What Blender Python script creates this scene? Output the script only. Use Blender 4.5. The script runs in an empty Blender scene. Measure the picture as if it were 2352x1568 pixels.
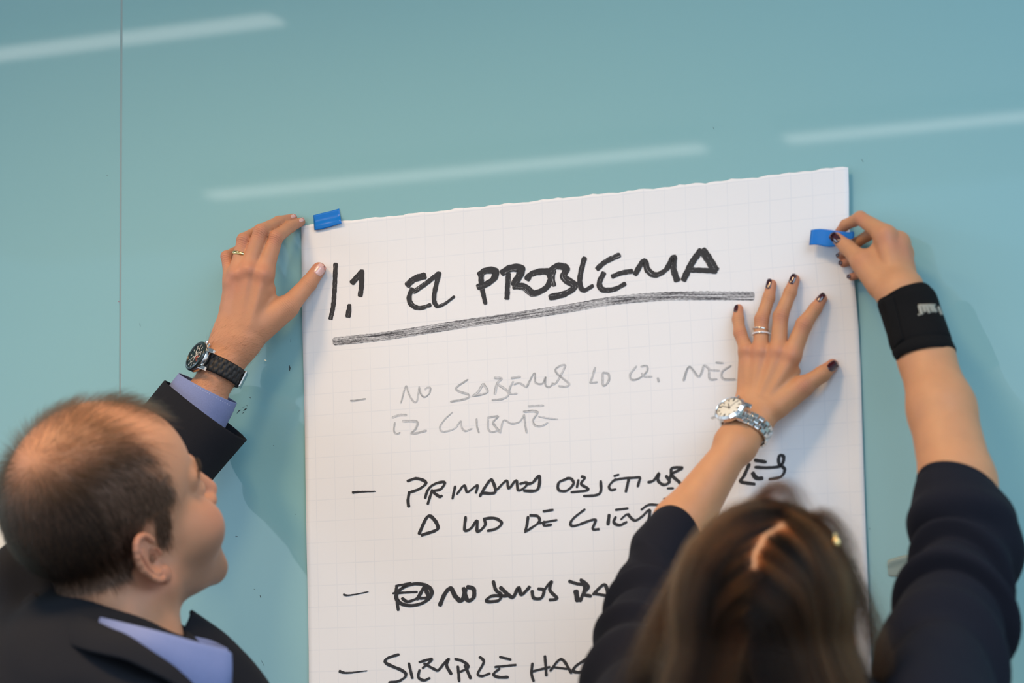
import bpy, bmesh, math, os, random
import numpy as np
from mathutils import Vector, Matrix

rng = np.random.default_rng(7)
random.seed(7)
scene = bpy.context.scene
COL = scene.collection
VOX = float(os.environ.get('SCENE_VOX', '1.5')) * 0.001

# ------------------------------------------------------------------ camera
F_PX = 6000.0
YAW, PITCH, ROLL = 0.42450788, 0.117756393, -0.014
CAM = np.array([1.15395459, -2.71547237, 1.45])
FW = np.array([-math.sin(YAW) * math.cos(PITCH), math.cos(YAW) * math.cos(PITCH), math.sin(PITCH)])
_r = np.array([math.cos(YAW), math.sin(YAW), 0.0])
_u = np.cross(_r, FW)
RT = _r * math.cos(ROLL) + _u * math.sin(ROLL)
UP = -_r * math.sin(ROLL) + _u * math.cos(ROLL)

cam_data = bpy.data.cameras.new('camera')
cam_data.sensor_fit = 'HORIZONTAL'
cam_data.sensor_width = 36.0
cam_data.lens = F_PX / 2352 * 36.0
cam_data.clip_start = 0.05
cam_data.dof.use_dof = True
cam_data.dof.focus_distance = 3.08
cam_data.dof.aperture_fstop = 4.0
cam = bpy.data.objects.new('camera', cam_data)
COL.objects.link(cam)
M = Matrix.Identity(4)
for i in range(3):
    M[i][0], M[i][1], M[i][2], M[i][3] = RT[i], UP[i], -FW[i], CAM[i]
cam.matrix_world = M
scene.camera = cam

# ------------------------------------------------------------------ light, exposure
scene.view_settings.view_transform = 'Standard'
scene.view_settings.look = 'None'
scene.view_settings.gamma = 1.0
scene.view_settings.use_curve_mapping = False
scene.view_settings.exposure = 0.48

scene.cycles.max_bounces = 7
scene.cycles.diffuse_bounces = 3
scene.cycles.glossy_bounces = 3
scene.cycles.transmission_bounces = 5

world = bpy.data.worlds.new('world')
scene.world = world
world.use_nodes = True
wn = world.node_tree.nodes
wl = world.node_tree.links
bg = wn['Background']
tc = wn.new('ShaderNodeTexCoord')
sep = wn.new('ShaderNodeSeparateXYZ')
wl.new(tc.outputs['Generated'], sep.inputs[0])
ramp = wn.new('ShaderNodeValToRGB')
wl.new(sep.outputs['Z'], ramp.inputs['Fac'])
ramp.color_ramp.elements[0].position = 0.0
ramp.color_ramp.elements[0].color = (0.60, 0.68, 0.78, 1)
ramp.color_ramp.elements[1].position = 0.55
ramp.color_ramp.elements[1].color = (0.46, 0.65, 0.88, 1)
for p_, c_ in ((0.04, (0.66, 0.76, 0.86, 1)), (0.13, (0.34, 0.46, 0.58, 1)), (0.22, (0.34, 0.47, 0.62, 1))):
    ramp.color_ramp.elements.new(p_).color = c_
wl.new(ramp.outputs['Color'], bg.inputs['Color'])
bg.inputs['Strength'].default_value = 1.0


def spot(name, loc, target, power, color, size, angle=100, blend=0.6):
    l = bpy.data.lights.new(name, 'SPOT')
    l.energy = power
    l.color = color
    l.shadow_soft_size = size
    l.spot_size = math.radians(angle)
    l.spot_blend = blend
    o = bpy.data.objects.new(name, l)
    COL.objects.link(o)
    o.location = loc
    o.rotation_euler = (Vector(target) - Vector(loc)).to_track_quat('-Z', 'Y').to_euler()
    return o


def panel(name, loc, sx, sy, power, color):
    l = bpy.data.lights.new(name, 'AREA')
    l.shape = 'RECTANGLE'
    l.size, l.size_y = sx, sy
    l.energy = power
    l.color = color
    o = bpy.data.objects.new(name, l)
    COL.objects.link(o)
    o.location = loc                       # faces straight down
    return o


panel('added_fill_right', (2.5, -2.5, 2.93), 2.8, 3.0, 112, (0.60, 0.79, 1.0))  # cool fill added overhead, no fixture there; kept clear of the glass reflections
panel('added_fill_left', (-4.05, -1.9, 2.93), 1.0, 2.0, 70, (0.60, 0.79, 1.0))  # second added fill, from the left side
for lx_, ly_, pw_ in ((-0.72, -0.98, 78), (0.02, -0.98, 62)):
    spot('downlight_beam', (lx_, ly_, 2.92), (lx_ + 0.10, ly_ + 0.42, 0.9), pw_, (1.0, 0.66, 0.35), 0.20, 112, 1.0)


# ------------------------------------------------------------------ pixel <-> place
def px(x, y, d):
    """the point that stands d metres in front of the glass wall on the ray of photo pixel x, y"""
    r = FW + (x - 1176) / F_PX * RT - (y - 784) / F_PX * UP
    return CAM + (-d - CAM[1]) / r[1] * r


def mpp(p):
    return float((np.asarray(p) - CAM) @ FW) / F_PX


TO_CAM = -FW


def tag(o, label=None, cat=None, group=None, kind=None):
    if label:
        o['label'] = label
    if cat:
        o['category'] = cat
    if group:
        o['group'] = group
    if kind:
        o['kind'] = kind
    return o


def link(o, parent=None):
    COL.objects.link(o)
    if parent is not None:
        o.parent = parent
        o.matrix_parent_inverse = parent.matrix_world.inverted() if parent.type != 'EMPTY' else Matrix.Translation(-Vector(parent.location))
    return o


def empty(name, loc):
    o = bpy.data.objects.new(name, None)
    COL.objects.link(o)
    o.location = loc
    o.empty_display_size = 0.05
    return o


def mesh_obj(name, verts, faces, mat, parent=None, smooth=True):
    me = bpy.data.meshes.new(name)
    me.from_pydata([tuple(v) for v in verts], [], [tuple(f) for f in faces])
    me.update()
    if smooth:
        me.polygons.foreach_set('use_smooth', [True] * len(me.polygons))
    if mat:
        for m_ in (mat if isinstance(mat, (list, tuple)) else [mat]):
            me.materials.append(m_)
    o = bpy.data.objects.new(name, me)
    return link(o, parent)


def bm_obj(name, bm, mat, parent=None, smooth=True):
    me = bpy.data.meshes.new(name)
    bm.normal_update()
    bm.to_mesh(me)
    bm.free()
    if smooth:
        me.polygons.foreach_set('use_smooth', [True] * len(me.polygons))
    if mat:
        me.materials.append(mat)
    o = bpy.data.objects.new(name, me)
    return link(o, parent)


def nrm(v):
    v = np.asarray(v, float)
    return v / (np.linalg.norm(v) + 1e-12)


# ------------------------------------------------------------------ materials
def new_mat(name):
    m = bpy.data.materials.new(name)
    m.use_nodes = True
    nt = m.node_tree
    return m, nt, nt.nodes, nt.links, nt.nodes['Principled BSDF']


def mat(name, color, rough=0.5, metal=0.0, spec=0.5, ior=None, coat=0.0, sheen=0.0, noise=0.0, nscale=200.0, bump=0.0, bscale=400.0):
    m, nt, n, l, b = new_mat(name)
    b.inputs['Base Color'].default_value = (*color, 1)
    b.inputs['Roughness'].default_value = rough
    b.inputs['Metallic'].default_value = metal
    b.inputs['Specular IOR Level'].default_value = spec
    if ior:
        b.inputs['IOR'].default_value = ior
    b.inputs['Coat Weight'].default_value = coat
    b.inputs['Sheen Weight'].default_value = sheen
    t = n.new('ShaderNodeTexCoord')
    if noise > 0:
        nz = n.new('ShaderNodeTexNoise')
        nz.inputs['Scale'].default_value = nscale
        nz.inputs['Detail'].default_value = 4
        l.new(t.outputs['Object'], nz.inputs['Vector'])
        mx = n.new('ShaderNodeMix')
        mx.data_type = 'RGBA'
        mx.inputs['A'].default_value = (*[c * (1 - noise) for c in color], 1)
        mx.inputs['B'].default_value = (*[min(1, c * (1 + noise)) for c in color], 1)
        l.new(nz.outputs['Fac'], mx.inputs['Factor'])
        l.new(mx.outputs['Result'], b.inputs['Base Color'])
    if bump > 0:
        nb = n.new('ShaderNodeTexNoise')
        nb.inputs['Scale'].default_value = bscale
        nb.inputs['Detail'].default_value = 3
        l.new(t.outputs['Object'], nb.inputs['Vector'])
        bp = n.new('ShaderNodeBump')
        bp.inputs['Strength'].default_value = bump
        bp.inputs['Distance'].default_value = 0.001
        l.new(nb.outputs['Fac'], bp.inputs['Height'])
        l.new(bp.outputs['Normal'], b.inputs['Normal'])
    return m


def skin_mat(name, base, flush, stubble):
    """skin: the attribute 'flush' reddens knuckles and finger ends, 'follicle' is cropped hair in the scalp and the shaved beard"""
    m, nt, n, l, b = new_mat(name)
    t = n.new('ShaderNodeTexCoord')
    a = n.new('ShaderNodeAttribute')
    a.attribute_name = 'flush'
    f = n.new('ShaderNodeAttribute')
    f.attribute_name = 'follicle'
    nz = n.new('ShaderNodeTexNoise')
    nz.inputs['Scale'].default_value = 60
    nz.inputs['Detail'].default_value = 5
    l.new(t.outputs['Object'], nz.inputs['Vector'])
    m0 = n.new('ShaderNodeMix')
    m0.data_type = 'RGBA'
    m0.inputs['A'].default_value = (*[c * 0.90 for c in base], 1)
    m0.inputs['B'].default_value = (*[min(1, c * 1.08) for c in base], 1)
    l.new(nz.outputs['Fac'], m0.inputs['Factor'])
    m1 = n.new('ShaderNodeMix')
    m1.data_type = 'RGBA'
    l.new(a.outputs['Fac'], m1.inputs['Factor'])
    l.new(m0.outputs['Result'], m1.inputs['A'])
    m1.inputs['B'].default_value = (*flush, 1)
    m2 = n.new('ShaderNodeMix')
    m2.data_type = 'RGBA'
    l.new(f.outputs['Fac'], m2.inputs['Factor'])
    l.new(m1.outputs['Result'], m2.inputs['A'])
    m2.inputs['B'].default_value = (*stubble, 1)
    l.new(m2.outputs['Result'], b.inputs['Base Color'])
    b.inputs['Roughness'].default_value = 0.52
    b.inputs['Specular IOR Level'].default_value = 0.35
    b.inputs['Subsurface Weight'].default_value = 0.22
    b.inputs['Subsurface Radius'].default_value = (1.0, 0.36, 0.20)
    b.inputs['Subsurface Scale'].default_value = 0.006
    k = n.new('ShaderNodeAttribute')
    k.attribute_name = 'knuckle'
    cs = n.new('ShaderNodeAttribute')
    cs.attribute_name = 'crease'
    nb = n.new('ShaderNodeTexVoronoi')
    nb.inputs['Scale'].default_value = 420
    l.new(t.outputs['Object'], nb.inputs['Vector'])
    nw = n.new('ShaderNodeTexNoise')
    nw.inputs['Scale'].default_value = 260
    nw.inputs['Detail'].default_value = 2
    l.new(t.outputs['Object'], nw.inputs['Vector'])
    wv = n.new('ShaderNodeMath')          # lines across the finger: crease is the way along it, in millimetres
    wv.operation = 'MULTIPLY_ADD'
    l.new(nw.outputs['Fac'], wv.inputs[0])
    wv.inputs[1].default_value = 7.0
    sm = n.new('ShaderNodeMath')
    sm.operation = 'MULTIPLY'
    l.new(cs.outputs['Fac'], sm.inputs[0])
    sm.inputs[1].default_value = 2.6
    l.new(sm.outputs[0], wv.inputs[2])
    sn = n.new('ShaderNodeMath')
    sn.operation = 'SINE'
    l.new(wv.outputs[0], sn.inputs[0])
    pw = n.new('ShaderNodeMapRange')
    pw.inputs['From Min'].default_value = 0.45
    pw.inputs['From Max'].default_value = 1.0
    l.new(sn.outputs[0], pw.inputs['Value'])
    mu = n.new('ShaderNodeMath')
    mu.operation = 'MULTIPLY'
    l.new(pw.outputs['Result'], mu.inputs[0])
    l.new(k.outputs['Fac'], mu.inputs[1])
    mk_ = n.new('ShaderNodeMath')
    mk_.operation = 'MULTIPLY'
    mk_.inputs[1].default_value = 0.45
    mk_.use_clamp = True
    l.new(mu.outputs[0], mk_.inputs[0])
    m3 = n.new('ShaderNodeMix')
    m3.data_type = 'RGBA'
    l.new(mk_.outputs[0], m3.inputs['Factor'])
    l.new(m2.outputs['Result'], m3.inputs['A'])
    m3.inputs['B'].default_value = (*[c * 0.55 for c in flush], 1)
    l.new(m3.outputs['Result'], b.inputs['Base Color'])
    ng = n.new('ShaderNodeMath')
    ng.operation = 'MULTIPLY'
    ng.inputs[1].default_value = -0.6
    l.new(mu.outputs[0], ng.inputs[0])
    ad = n.new('ShaderNodeMath')
    ad.operation = 'MULTIPLY_ADD'
    l.new(nb.outputs['Distance'], ad.inputs[0])
    ad.inputs[1].default_value = 0.14
    l.new(ng.outputs[0], ad.inputs[2])
    bp = n.new('ShaderNodeBump')
    bp.inputs['Strength'].default_value = 0.5
    bp.inputs['Distance'].default_value = 0.0012
    l.new(ad.outputs[0], bp.inputs['Height'])
    l.new(bp.outputs['Normal'], b.inputs['Normal'])
    return m


MAT = {}
MAT['skin_man'] = skin_mat('skin_man', (0.50, 0.240, 0.132), (0.50, 0.185, 0.120), (0.075, 0.055, 0.042))
MAT['skin_woman'] = skin_mat('skin_woman', (0.53, 0.252, 0.122), (0.50, 0.175, 0.112), (0.20, 0.11, 0.07))
MAT['nail_bare'] = mat('nail_bare', (0.66, 0.40, 0.36), 0.18, spec=0.6)
MAT['nail_polish'] = mat('nail_polish', (0.045, 0.004, 0.010), 0.12, spec=0.7, coat=0.6)
MAT['wool_dark'] = mat('wool_dark', (0.012, 0.013, 0.017), 0.95, spec=0.15, noise=0.25, nscale=900, bump=0.25, bscale=1500)
MAT['blouse_navy'] = mat('blouse_navy', (0.0070, 0.0076, 0.0135), 0.85, spec=0.18, noise=0.15, nscale=900, bump=0.2, bscale=1600)
MAT['shirt_blue'] = mat('shirt_blue', (0.185, 0.225, 0.41), 0.85, spec=0.2, noise=0.14, nscale=700, bump=0.25, bscale=1500)
MAT['stitch'] = mat('stitch', (0.45, 0.50, 0.72), 0.8)
MAT['tape_blue'] = mat('tape_blue', (0.0, 0.165, 0.58), 0.32, spec=0.4, bump=0.12, bscale=120)
MAT['steel'] = mat('steel', (0.72, 0.71, 0.68), 0.22, metal=1.0)
MAT['steel_polished'] = mat('steel_polished', (0.82, 0.81, 0.79), 0.10, metal=1.0)
MAT['gold'] = mat('gold', (0.83, 0.60, 0.26), 0.16, metal=1.0)
MAT['white_gold'] = mat('white_gold', (0.80, 0.74, 0.64), 0.15, metal=1.0)
MAT['stone'] = mat('stone', (0.9, 0.9, 0.92), 0.05, spec=1.0, ior=2.2)
MAT['black_strap'] = mat('black_strap', (0.010, 0.010, 0.011), 0.55, spec=0.4)
MAT['dial_black'] = mat('dial_black', (0.010, 0.018, 0.018), 0.3)
MAT['bezel_black'] = mat('bezel_black', (0.012, 0.022, 0.022), 0.25, spec=0.6)
MAT['dial_white'] = mat('dial_white', (0.78, 0.77, 0.70), 0.4)
MAT['mark_white'] = mat('mark_white', (0.8, 0.8, 0.78), 0.4)
MAT['mark_red'] = mat('mark_red', (0.7, 0.12, 0.07), 0.4)
MAT['mark_black'] = mat('mark_black', (0.02, 0.02, 0.022), 0.4)
MAT['band_black'] = mat('band_black', (0.0065, 0.0065, 0.007), 0.95, spec=0.15, noise=0.3, nscale=600, bump=0.5, bscale=1300)
MAT['logo_grey'] = mat('logo_grey', (0.30, 0.29, 0.24), 0.9, noise=0.3, nscale=500)
MAT['trouser'] = mat('trouser', (0.014, 0.015, 0.02), 0.9)
MAT['leather'] = mat('leather', (0.012, 0.010, 0.009), 0.4)
MAT['tie'] = mat('tie', (0.015, 0.03, 0.10), 0.6, noise=0.5, nscale=400)
MAT['eye_white'] = mat('eye_white', (0.7, 0.68, 0.65), 0.15)


def hair_mat(name, color, color2=None, rough=0.35):
    m = bpy.data.materials.new(name)
    m.use_nodes = True
    nt = m.node_tree
    nt.nodes.remove(nt.nodes['Principled BSDF'])
    h = nt.nodes.new('ShaderNodeBsdfHairPrincipled')
    h.parametrization = 'COLOR'
    h.inputs['Color'].default_value = (*color, 1)
    h.inputs['Roughness'].default_value = rough
    h.inputs['Radial Roughness'].default_value = 0.45
    h.inputs['IOR'].default_value = 1.27
    if color2:
        at = nt.nodes.new('ShaderNodeAttribute')
        at.attribute_name = 'tone'
        mx = nt.nodes.new('ShaderNodeMix')
        mx.data_type = 'RGBA'
        mx.inputs['A'].default_value = (*color, 1)
        mx.inputs['B'].default_value = (*color2, 1)
        nt.links.new(at.outputs['Fac'], mx.inputs['Factor'])
        nt.links.new(mx.outputs['Result'], h.inputs['Color'])
    nt.links.new(h.outputs[0], nt.nodes['Material Output'].inputs['Surface'])
    return m


MAT['hair_man'] = hair_mat('hair_man', (0.007, 0.0045, 0.003), (0.036, 0.022, 0.013), 0.4)
MAT['hair_woman'] = hair_mat('hair_woman', (0.004, 0.0017, 0.0009), (0.110, 0.040, 0.013), 0.26)
MAT['hair_arm'] = hair_mat('hair_arm', (0.05, 0.028, 0.016), None, 0.4)


# ------------------------------------------------------------------ distance fields
class Prim:
    """tapered capsule (p,q,r1,r2) or ellipsoid (centre, radii, axes)"""

    def __init__(s, kind, **k):
        s.kind = kind
        s.__dict__.update(k)
        if kind == 'cap':
            s.p, s.q = np.asarray(s.p, float), np.asarray(s.q, float)
            s.cen = (s.p + s.q) / 2
            s.rad = np.linalg.norm(s.q - s.p) / 2 + max(s.r1, s.r2)
        else:
            s.c, s.r = np.asarray(s.c, float), np.asarray(s.r, float)
            s.R = np.eye(3) if s.R is None else np.asarray(s.R, float)
            s.cen = s.c
            s.rad = s.r.max()

    def near(s, c, rb):
        return np.linalg.norm(s.cen - c) - s.rad < rb

    def ev(s, X, c, rb):
        if not s.near(c, rb):
            return None
        if s.kind == 'cap':
            d = s.q - s.p
            L2 = d @ d
            v = X - s.p
            t = np.clip((v @ d) / (L2 + 1e-12), 0, 1)
            w = v - t[:, None] * d
            return np.sqrt(np.einsum('ij,ij->i', w, w)) - (s.r1 + (s.r2 - s.r1) * t)
        v = (X - s.c) @ s.R
        a = v / s.r
        k0 = np.sqrt(np.einsum('ij,ij->i', a, a))
        b = a / s.r
        k1 = np.sqrt(np.einsum('ij,ij->i', b, b)) + 1e-9
        return np.where(k0 < 1e-6, -s.r.min(), k0 * (k0 - 1.0) / k1)


def cap(p, q, r1, r2=None):
    return Prim('cap', p=p, q=q, r1=r1, r2=r1 if r2 is None else r2)


def ell(c, r, R=None):
    return Prim('ell', c=c, r=r, R=R)


def smin(a, b, k):
    if k <= 0:
        return np.minimum(a, b)
    h = np.maximum(k - np.abs(a - b), 0) / k
    return np.minimum(a, b) - h * h * k * 0.25


class Union:
    def __init__(s, k, ch):
        s.k, s.ch = k, ch

    def ev(s, X, c, rb):
        out = None
        for x in s.ch:
            d = x.ev(X, c, rb)
            if d is None:
                continue
            out = d if out is None else smin(out, d, s.k)
        return out


class Fan:
    """a base blended with each branch on its own, so that branches do not web together"""

    def __init__(s, base, branches, k, k2=0.0):
        s.base, s.br, s.k, s.k2 = base, branches, k, k2

    def ev(s, X, c, rb):
        b = s.base.ev(X, c, rb)
        out = b
        for x in s.br:
            d = x.ev(X, c, rb)
            if d is None:
                continue
            e = d if b is None else smin(b, d, s.k)
            out = e if out is None else smin(out, e, s.k2)
        return out


class Cut:
    def __init__(s, a, subs):
        s.a, s.subs = a, subs      # subs: (node, k)

    def ev(s, X, c, rb):
        a = s.a.ev(X, c, rb)
        if a is None:
            return None
        for b, k in s.subs:
            d = b.ev(X, c, rb)
            if d is not None:
                a = -smin(-a, d, k)
        return a


class Place:
    def __init__(s, R, o, ch, scale=1.0):
        s.R, s.o, s.ch, s.k = np.asarray(R, float), np.asarray(o, float), ch, scale

    def ev(s, X, c, rb):
        d = s.ch.ev((X - s.o) @ s.R / s.k, (c - s.o) @ s.R / s.k, rb / s.k)
        return None if d is None else d * s.k


class Warp:
    """adds a small surface relief f(X) to a field"""

    def __init__(s, ch, f):
        s.ch, s.f = ch, f

    def ev(s, X, c, rb):
        d = s.ch.ev(X, c, rb)
        return None if d is None else d + s.f(X)


def sdf_mesh(node, lo, hi, h, n=24, MARG=0.033):
    lo = np.asarray(lo, float)
    hi = np.asarray(hi, float)
    nb = np.ceil((hi - lo) / (h * n)).astype(int)
    S = nb * n + 4
    half = h * n / 2 * math.sqrt(3)
    g = np.arange(n + 1)
    GX = np.stack(np.meshgrid(g, g, g, indexing='ij'), -1).reshape(-1, 3).astype(float)
    ids_all, pos_all, quads = [], [], []
    corner = [(i, j, k) for i in (0, 1) for j in (0, 1) for k in (0, 1)]
    edges = [(a, b) for a in range(8) for b in range(a + 1, 8) if bin(a ^ b).count('1') == 1]
    for bx in range(nb[0]):
        for by in range(nb[1]):
            for bz in range(nb[2]):
                o = np.array([bx, by, bz]) * n
                c = lo + (o + n / 2) * h
                d0 = node.ev(c[None], c, half + MARG)
                if d0 is None or abs(d0[0]) > half * 1.35 + 0.006:
                    continue
                X = lo + (o + GX) * h
                D = node.ev(X, c, half + MARG)
                if D is None or D.min() > 0 or D.max() < 0:
                    continue
                D = D.reshape(n + 1, n + 1, n + 1)
                D = np.where(D == 0, 1e-9, D)
                sg = D < 0
                V = np.stack([D[i:n + i, j:n + j, k:n + k] for i, j, k in corner], -1)
                sv = V < 0
                act = sv.any(-1) & ~sv.all(-1)
                idx = np.argwhere(act)
                if len(idx):
                    vv = V[act]
                    acc = np.zeros((len(idx), 3))
                    cnt = np.zeros(len(idx))
                    for a, b in edges:
                        m_ = (vv[:, a] < 0) != (vv[:, b] < 0)
                        t = vv[:, a] / np.where(m_, vv[:, a] - vv[:, b], 1)
                        pa, pb = np.array(corner[a], float), np.array(corner[b], float)
                        acc += np.where(m_[:, None], pa + t[:, None] * (pb - pa), 0)
                        cnt += m_
                    pos_all.append(lo + (o + idx + acc / cnt[:, None]) * h)
                    gi = o + idx + 1
                    ids_all.append((gi[:, 0] * S[1] + gi[:, 1]) * S[2] + gi[:, 2])
                for ax in range(3):
                    sl0 = [slice(0, n)] * 3
                    sl1 = [slice(0, n)] * 3
                    sl1[ax] = slice(1, n + 1)
                    A, B = sg[tuple(sl0)], sg[tuple(sl1)]
                    e = np.argwhere(A != B)
                    if not len(e):
                        continue
                    flip = A[tuple(e.T)]
                    u, v = (ax + 1) % 3, (ax + 2) % 3
                    base = o + e + 1
                    q = []
                    for du, dv in ((0, 0), (1, 0), (1, 1), (0, 1)):
                        g2 = base.copy()
                        g2[:, u] -= du
                        g2[:, v] -= dv
                        q.append((g2[:, 0] * S[1] + g2[:, 1]) * S[2] + g2[:, 2])
                    q = np.stack(q, 1)
                    q[~flip] = q[~flip][:, ::-1]
                    quads.append(q)
    ids = np.concatenate(ids_all)
    pos = np.concatenate(pos_all)
    Q = np.concatenate(quads)
    order = np.argsort(ids)
    ids, pos = ids[order], pos[order]
    loc = np.searchsorted(ids, Q)
    loc = np.clip(loc, 0, len(ids) - 1)
    ok = (ids[loc] == Q).all(1)
    return pos, loc[ok]


def fast_mesh(name, pos, quads, mat_, parent=None, attrs=None):
    me = bpy.data.meshes.new(name)
    me.vertices.add(len(pos))
    me.vertices.foreach_set('co', pos.astype(np.float32).ravel())
    nq = len(quads)
    me.loops.add(nq * 4)
    me.loops.foreach_set('vertex_index', quads.astype(np.int32).ravel())
    me.polygons.add(nq)
    me.polygons.foreach_set('loop_start', np.arange(0, nq * 4, 4, dtype=np.int32))
    me.update(calc_edges=True)
    me.validate()
    me.polygons.foreach_set('use_smooth', [True] * len(me.polygons))
    if attrs:
        for k, v in attrs.items():
            a = me.attributes.new(k, 'FLOAT', 'POINT')
            a.data.foreach_set('value', v.astype(np.float32))
    me.materials.append(mat_)
    o = bpy.data.objects.new(name, me)
    return link(o, parent)


def vert_normals(pos, quads):
    n = np.cross(pos[quads[:, 2]] - pos[quads[:, 0]], pos[quads[:, 3]] - pos[quads[:, 1]])
    N = np.zeros_like(pos)
    for i in range(4):
        np.add.at(N, quads[:, i], n)
    return N / (np.linalg.norm(N, axis=1)[:, None] + 1e-12)


# ------------------------------------------------------------------ lofts
def catmull(P, n):
    P = np.asarray(P, float)
    Q = np.vstack([2 * P[0] - P[1], P, 2 * P[-1] - P[-2]])
    out = []
    m = len(P) - 1
    for t in np.linspace(0, m, n):
        i = min(int(t), m - 1)
        f = t - i
        a, b, c, d = Q[i], Q[i + 1], Q[i + 2], Q[i + 3]
        out.append(0.5 * (2 * b + (c - a) * f + (2 * a - 5 * b + 4 * c - d) * f * f + (3 * b - a - 3 * c + d) * f ** 3))
    return np.array(out)


def tube(name, stations, mat_, parent, nseg=64, nlen=90, relief=None, thick=0.0, close_end=False, power=2.0, flat=False):
    """a sleeve: stations are (xl, yl, xr, yr, d, depth radius in metres); both outline points stand at the middle depth d"""
    L = np.array([px(s[0], s[1], s[4]) for s in stations])
    R = np.array([px(s[2], s[3], s[4]) for s in stations])
    B = np.array([[s[5]] for s in stations])
    L, R, B = catmull(L, nlen), catmull(R, nlen), catmull(B, nlen)[:, 0]
    C = (L + R) / 2
    T = np.gradient(C, axis=0)
    verts = []
    ph = np.linspace(0, 2 * math.pi, nseg, endpoint=False)
    for i in range(nlen):
        a = (R[i] - L[i]) / 2
        t = nrm(T[i])
        b = np.cross(t, nrm(a))
        if b @ TO_CAM < 0:
            b = -b
        if flat:
            b = TO_CAM - nrm(a) * (TO_CAM @ nrm(a))
        b = nrm(b) * B[i]
        cs, sn = np.cos(ph), np.sin(ph)
        e = 2.0 / power
        cx = np.sign(cs) * np.abs(cs) ** e
        cy = np.sign(sn) * np.abs(sn) ** e
        ring = C[i] + cx[:, None] * a + cy[:, None] * b
        if relief is not None:
            s = i / (nlen - 1)
            r = relief(s, ph)
            nv = cx[:, None] * nrm(a) + cy[:, None] * nrm(b)
            ring = ring + nv * r[:, None]
        verts.append(ring)
    verts = np.concatenate(verts)
    faces = []
    for i in range(nlen - 1):
        for j in range(nseg):
            k = (j + 1) % nseg
            faces.append((i * nseg + j, i * nseg + k, (i + 1) * nseg + k, (i + 1) * nseg + j))
    if close_end:
        faces.append(tuple(range((nlen - 1) * nseg, nlen * nseg)))
    o = mesh_obj(name, verts, faces, mat_, parent)
    bm = bmesh.new()
    bm.from_mesh(o.data)
    bmesh.ops.recalc_face_normals(bm, faces=bm.faces)
    bm.to_mesh(o.data)
    bm.free()
    o.data.polygons.foreach_set('use_smooth', [True] * len(o.data.polygons))
    if thick:
        md = o.modifiers.new('cloth', 'SOLIDIFY')
        md.thickness = thick
        md.offset = 1.0
    return o


def ribbon(name, top, bot, mat_, parent, n=60, m=10, thick=0.003, bulge=0.0):
    """a strip of cloth between two edges given as (x, y, d)"""
    A = catmull([px(*p) for p in top], n)
    B = catmull([px(*p) for p in bot], n)
    verts, faces = [], []
    for i in range(n):
        t = nrm(A[min(i + 1, n - 1)] - A[max(i - 1, 0)])
        nn = np.cross(t, nrm(B[i] - A[i]))
        if nn @ TO_CAM < 0:
            nn = -nn
        for j in range(m):
            f = j / (m - 1)
            verts.append(A[i] * (1 - f) + B[i] * f + nn * bulge * math.sin(math.pi * f))
    for i in range(n - 1):
        for j in range(m - 1):
            faces.append((i * m + j, i * m + j + 1, (i + 1) * m + j + 1, (i + 1) * m + j))
    o = mesh_obj(name, verts, faces, mat_, parent)
    if thick:
        md = o.modifiers.new('cloth', 'SOLIDIFY')
        md.thickness = thick
        md.offset = 0.0
        md.use_rim = True
        bv = o.modifiers.new('edge', 'BEVEL')
        bv.width = thick * 0.35
        bv.segments = 2
        bv.limit_method = 'ANGLE'
    return o


# ================================================================== THE SETTING
def box_bm(bm, lo, hi):
    v = [bm.verts.new((x, y, z)) for x in (lo[0], hi[0]) for y in (lo[1], hi[1]) for z in (lo[2], hi[2])]
    for f in ((0, 1, 3, 2), (4, 6, 7, 5), (0, 4, 5, 1), (2, 3, 7, 6), (0, 2, 6, 4), (1, 5, 7, 3)):
        bm.faces.new([v[i] for i in f])


CEIL_Z = 2.95
glass = mat('back_painted_glass', (0.25, 0.47, 0.485), 0.025, spec=0.5, ior=1.68)
seal = mat('panel_seal', (0.26, 0.33, 0.33), 0.5)
scuff = mat('marker_scuff', (0.015, 0.02, 0.022), 0.6)
scuff_red = mat('marker_red', (0.35, 0.05, 0.08), 0.6)
floor_m = mat('floor_carpet', (0.10, 0.105, 0.115), 0.95, noise=0.25, nscale=300)
ceil_m = mat('ceiling_paint', (0.62, 0.63, 0.63), 0.9)

SEAM = -0.5985
bm = bmesh.new()
box_bm(bm, (-4.6, 0.0, 0.0), (4.6, 0.06, CEIL_Z))
wall = bm_obj('wall_back', bm, seal, smooth=False)
tag(wall, 'pale blue-green glossy glass wall behind the two people', None, kind='structure')
# two glass panels, a hair's breadth apart
for lo_, hi_ in ((-4.6, SEAM - 0.0012), (SEAM + 0.0012, 4.6)):
    bm = bmesh.new()
    box_bm(bm, (lo_, -0.008, 0.0), (hi_, 0.0, CEIL_Z))
    pn = bm_obj('glass_panel', bm, glass, wall, smooth=False)
    bv = pn.modifiers.new('arris', 'BEVEL')
    bv.width = 0.0006
    bv.segments = 2
WALL_D = 0.008
bm = bmesh.new()
box_bm(bm, (SEAM - 0.0012, -0.0077, 0.0), (SEAM + 0.0012, 0.0, CEIL_Z))
bm_obj('panel_joint', bm, seal, wall, smooth=False)
bm = bmesh.new()
box_bm(bm, (-4.6, -5.6, -0.06), (4.6, 0.06, 0.0))
tag(bm_obj('floor', bm, floor_m, smooth=False), kind='structure')
bm = bmesh.new()
box_bm(bm, (-4.6, -5.6, CEIL_Z), (4.6, 0.06, CEIL_Z + 0.06))
tag(bm_obj('ceiling', bm, ceil_m, smooth=False), kind='structure')


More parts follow.
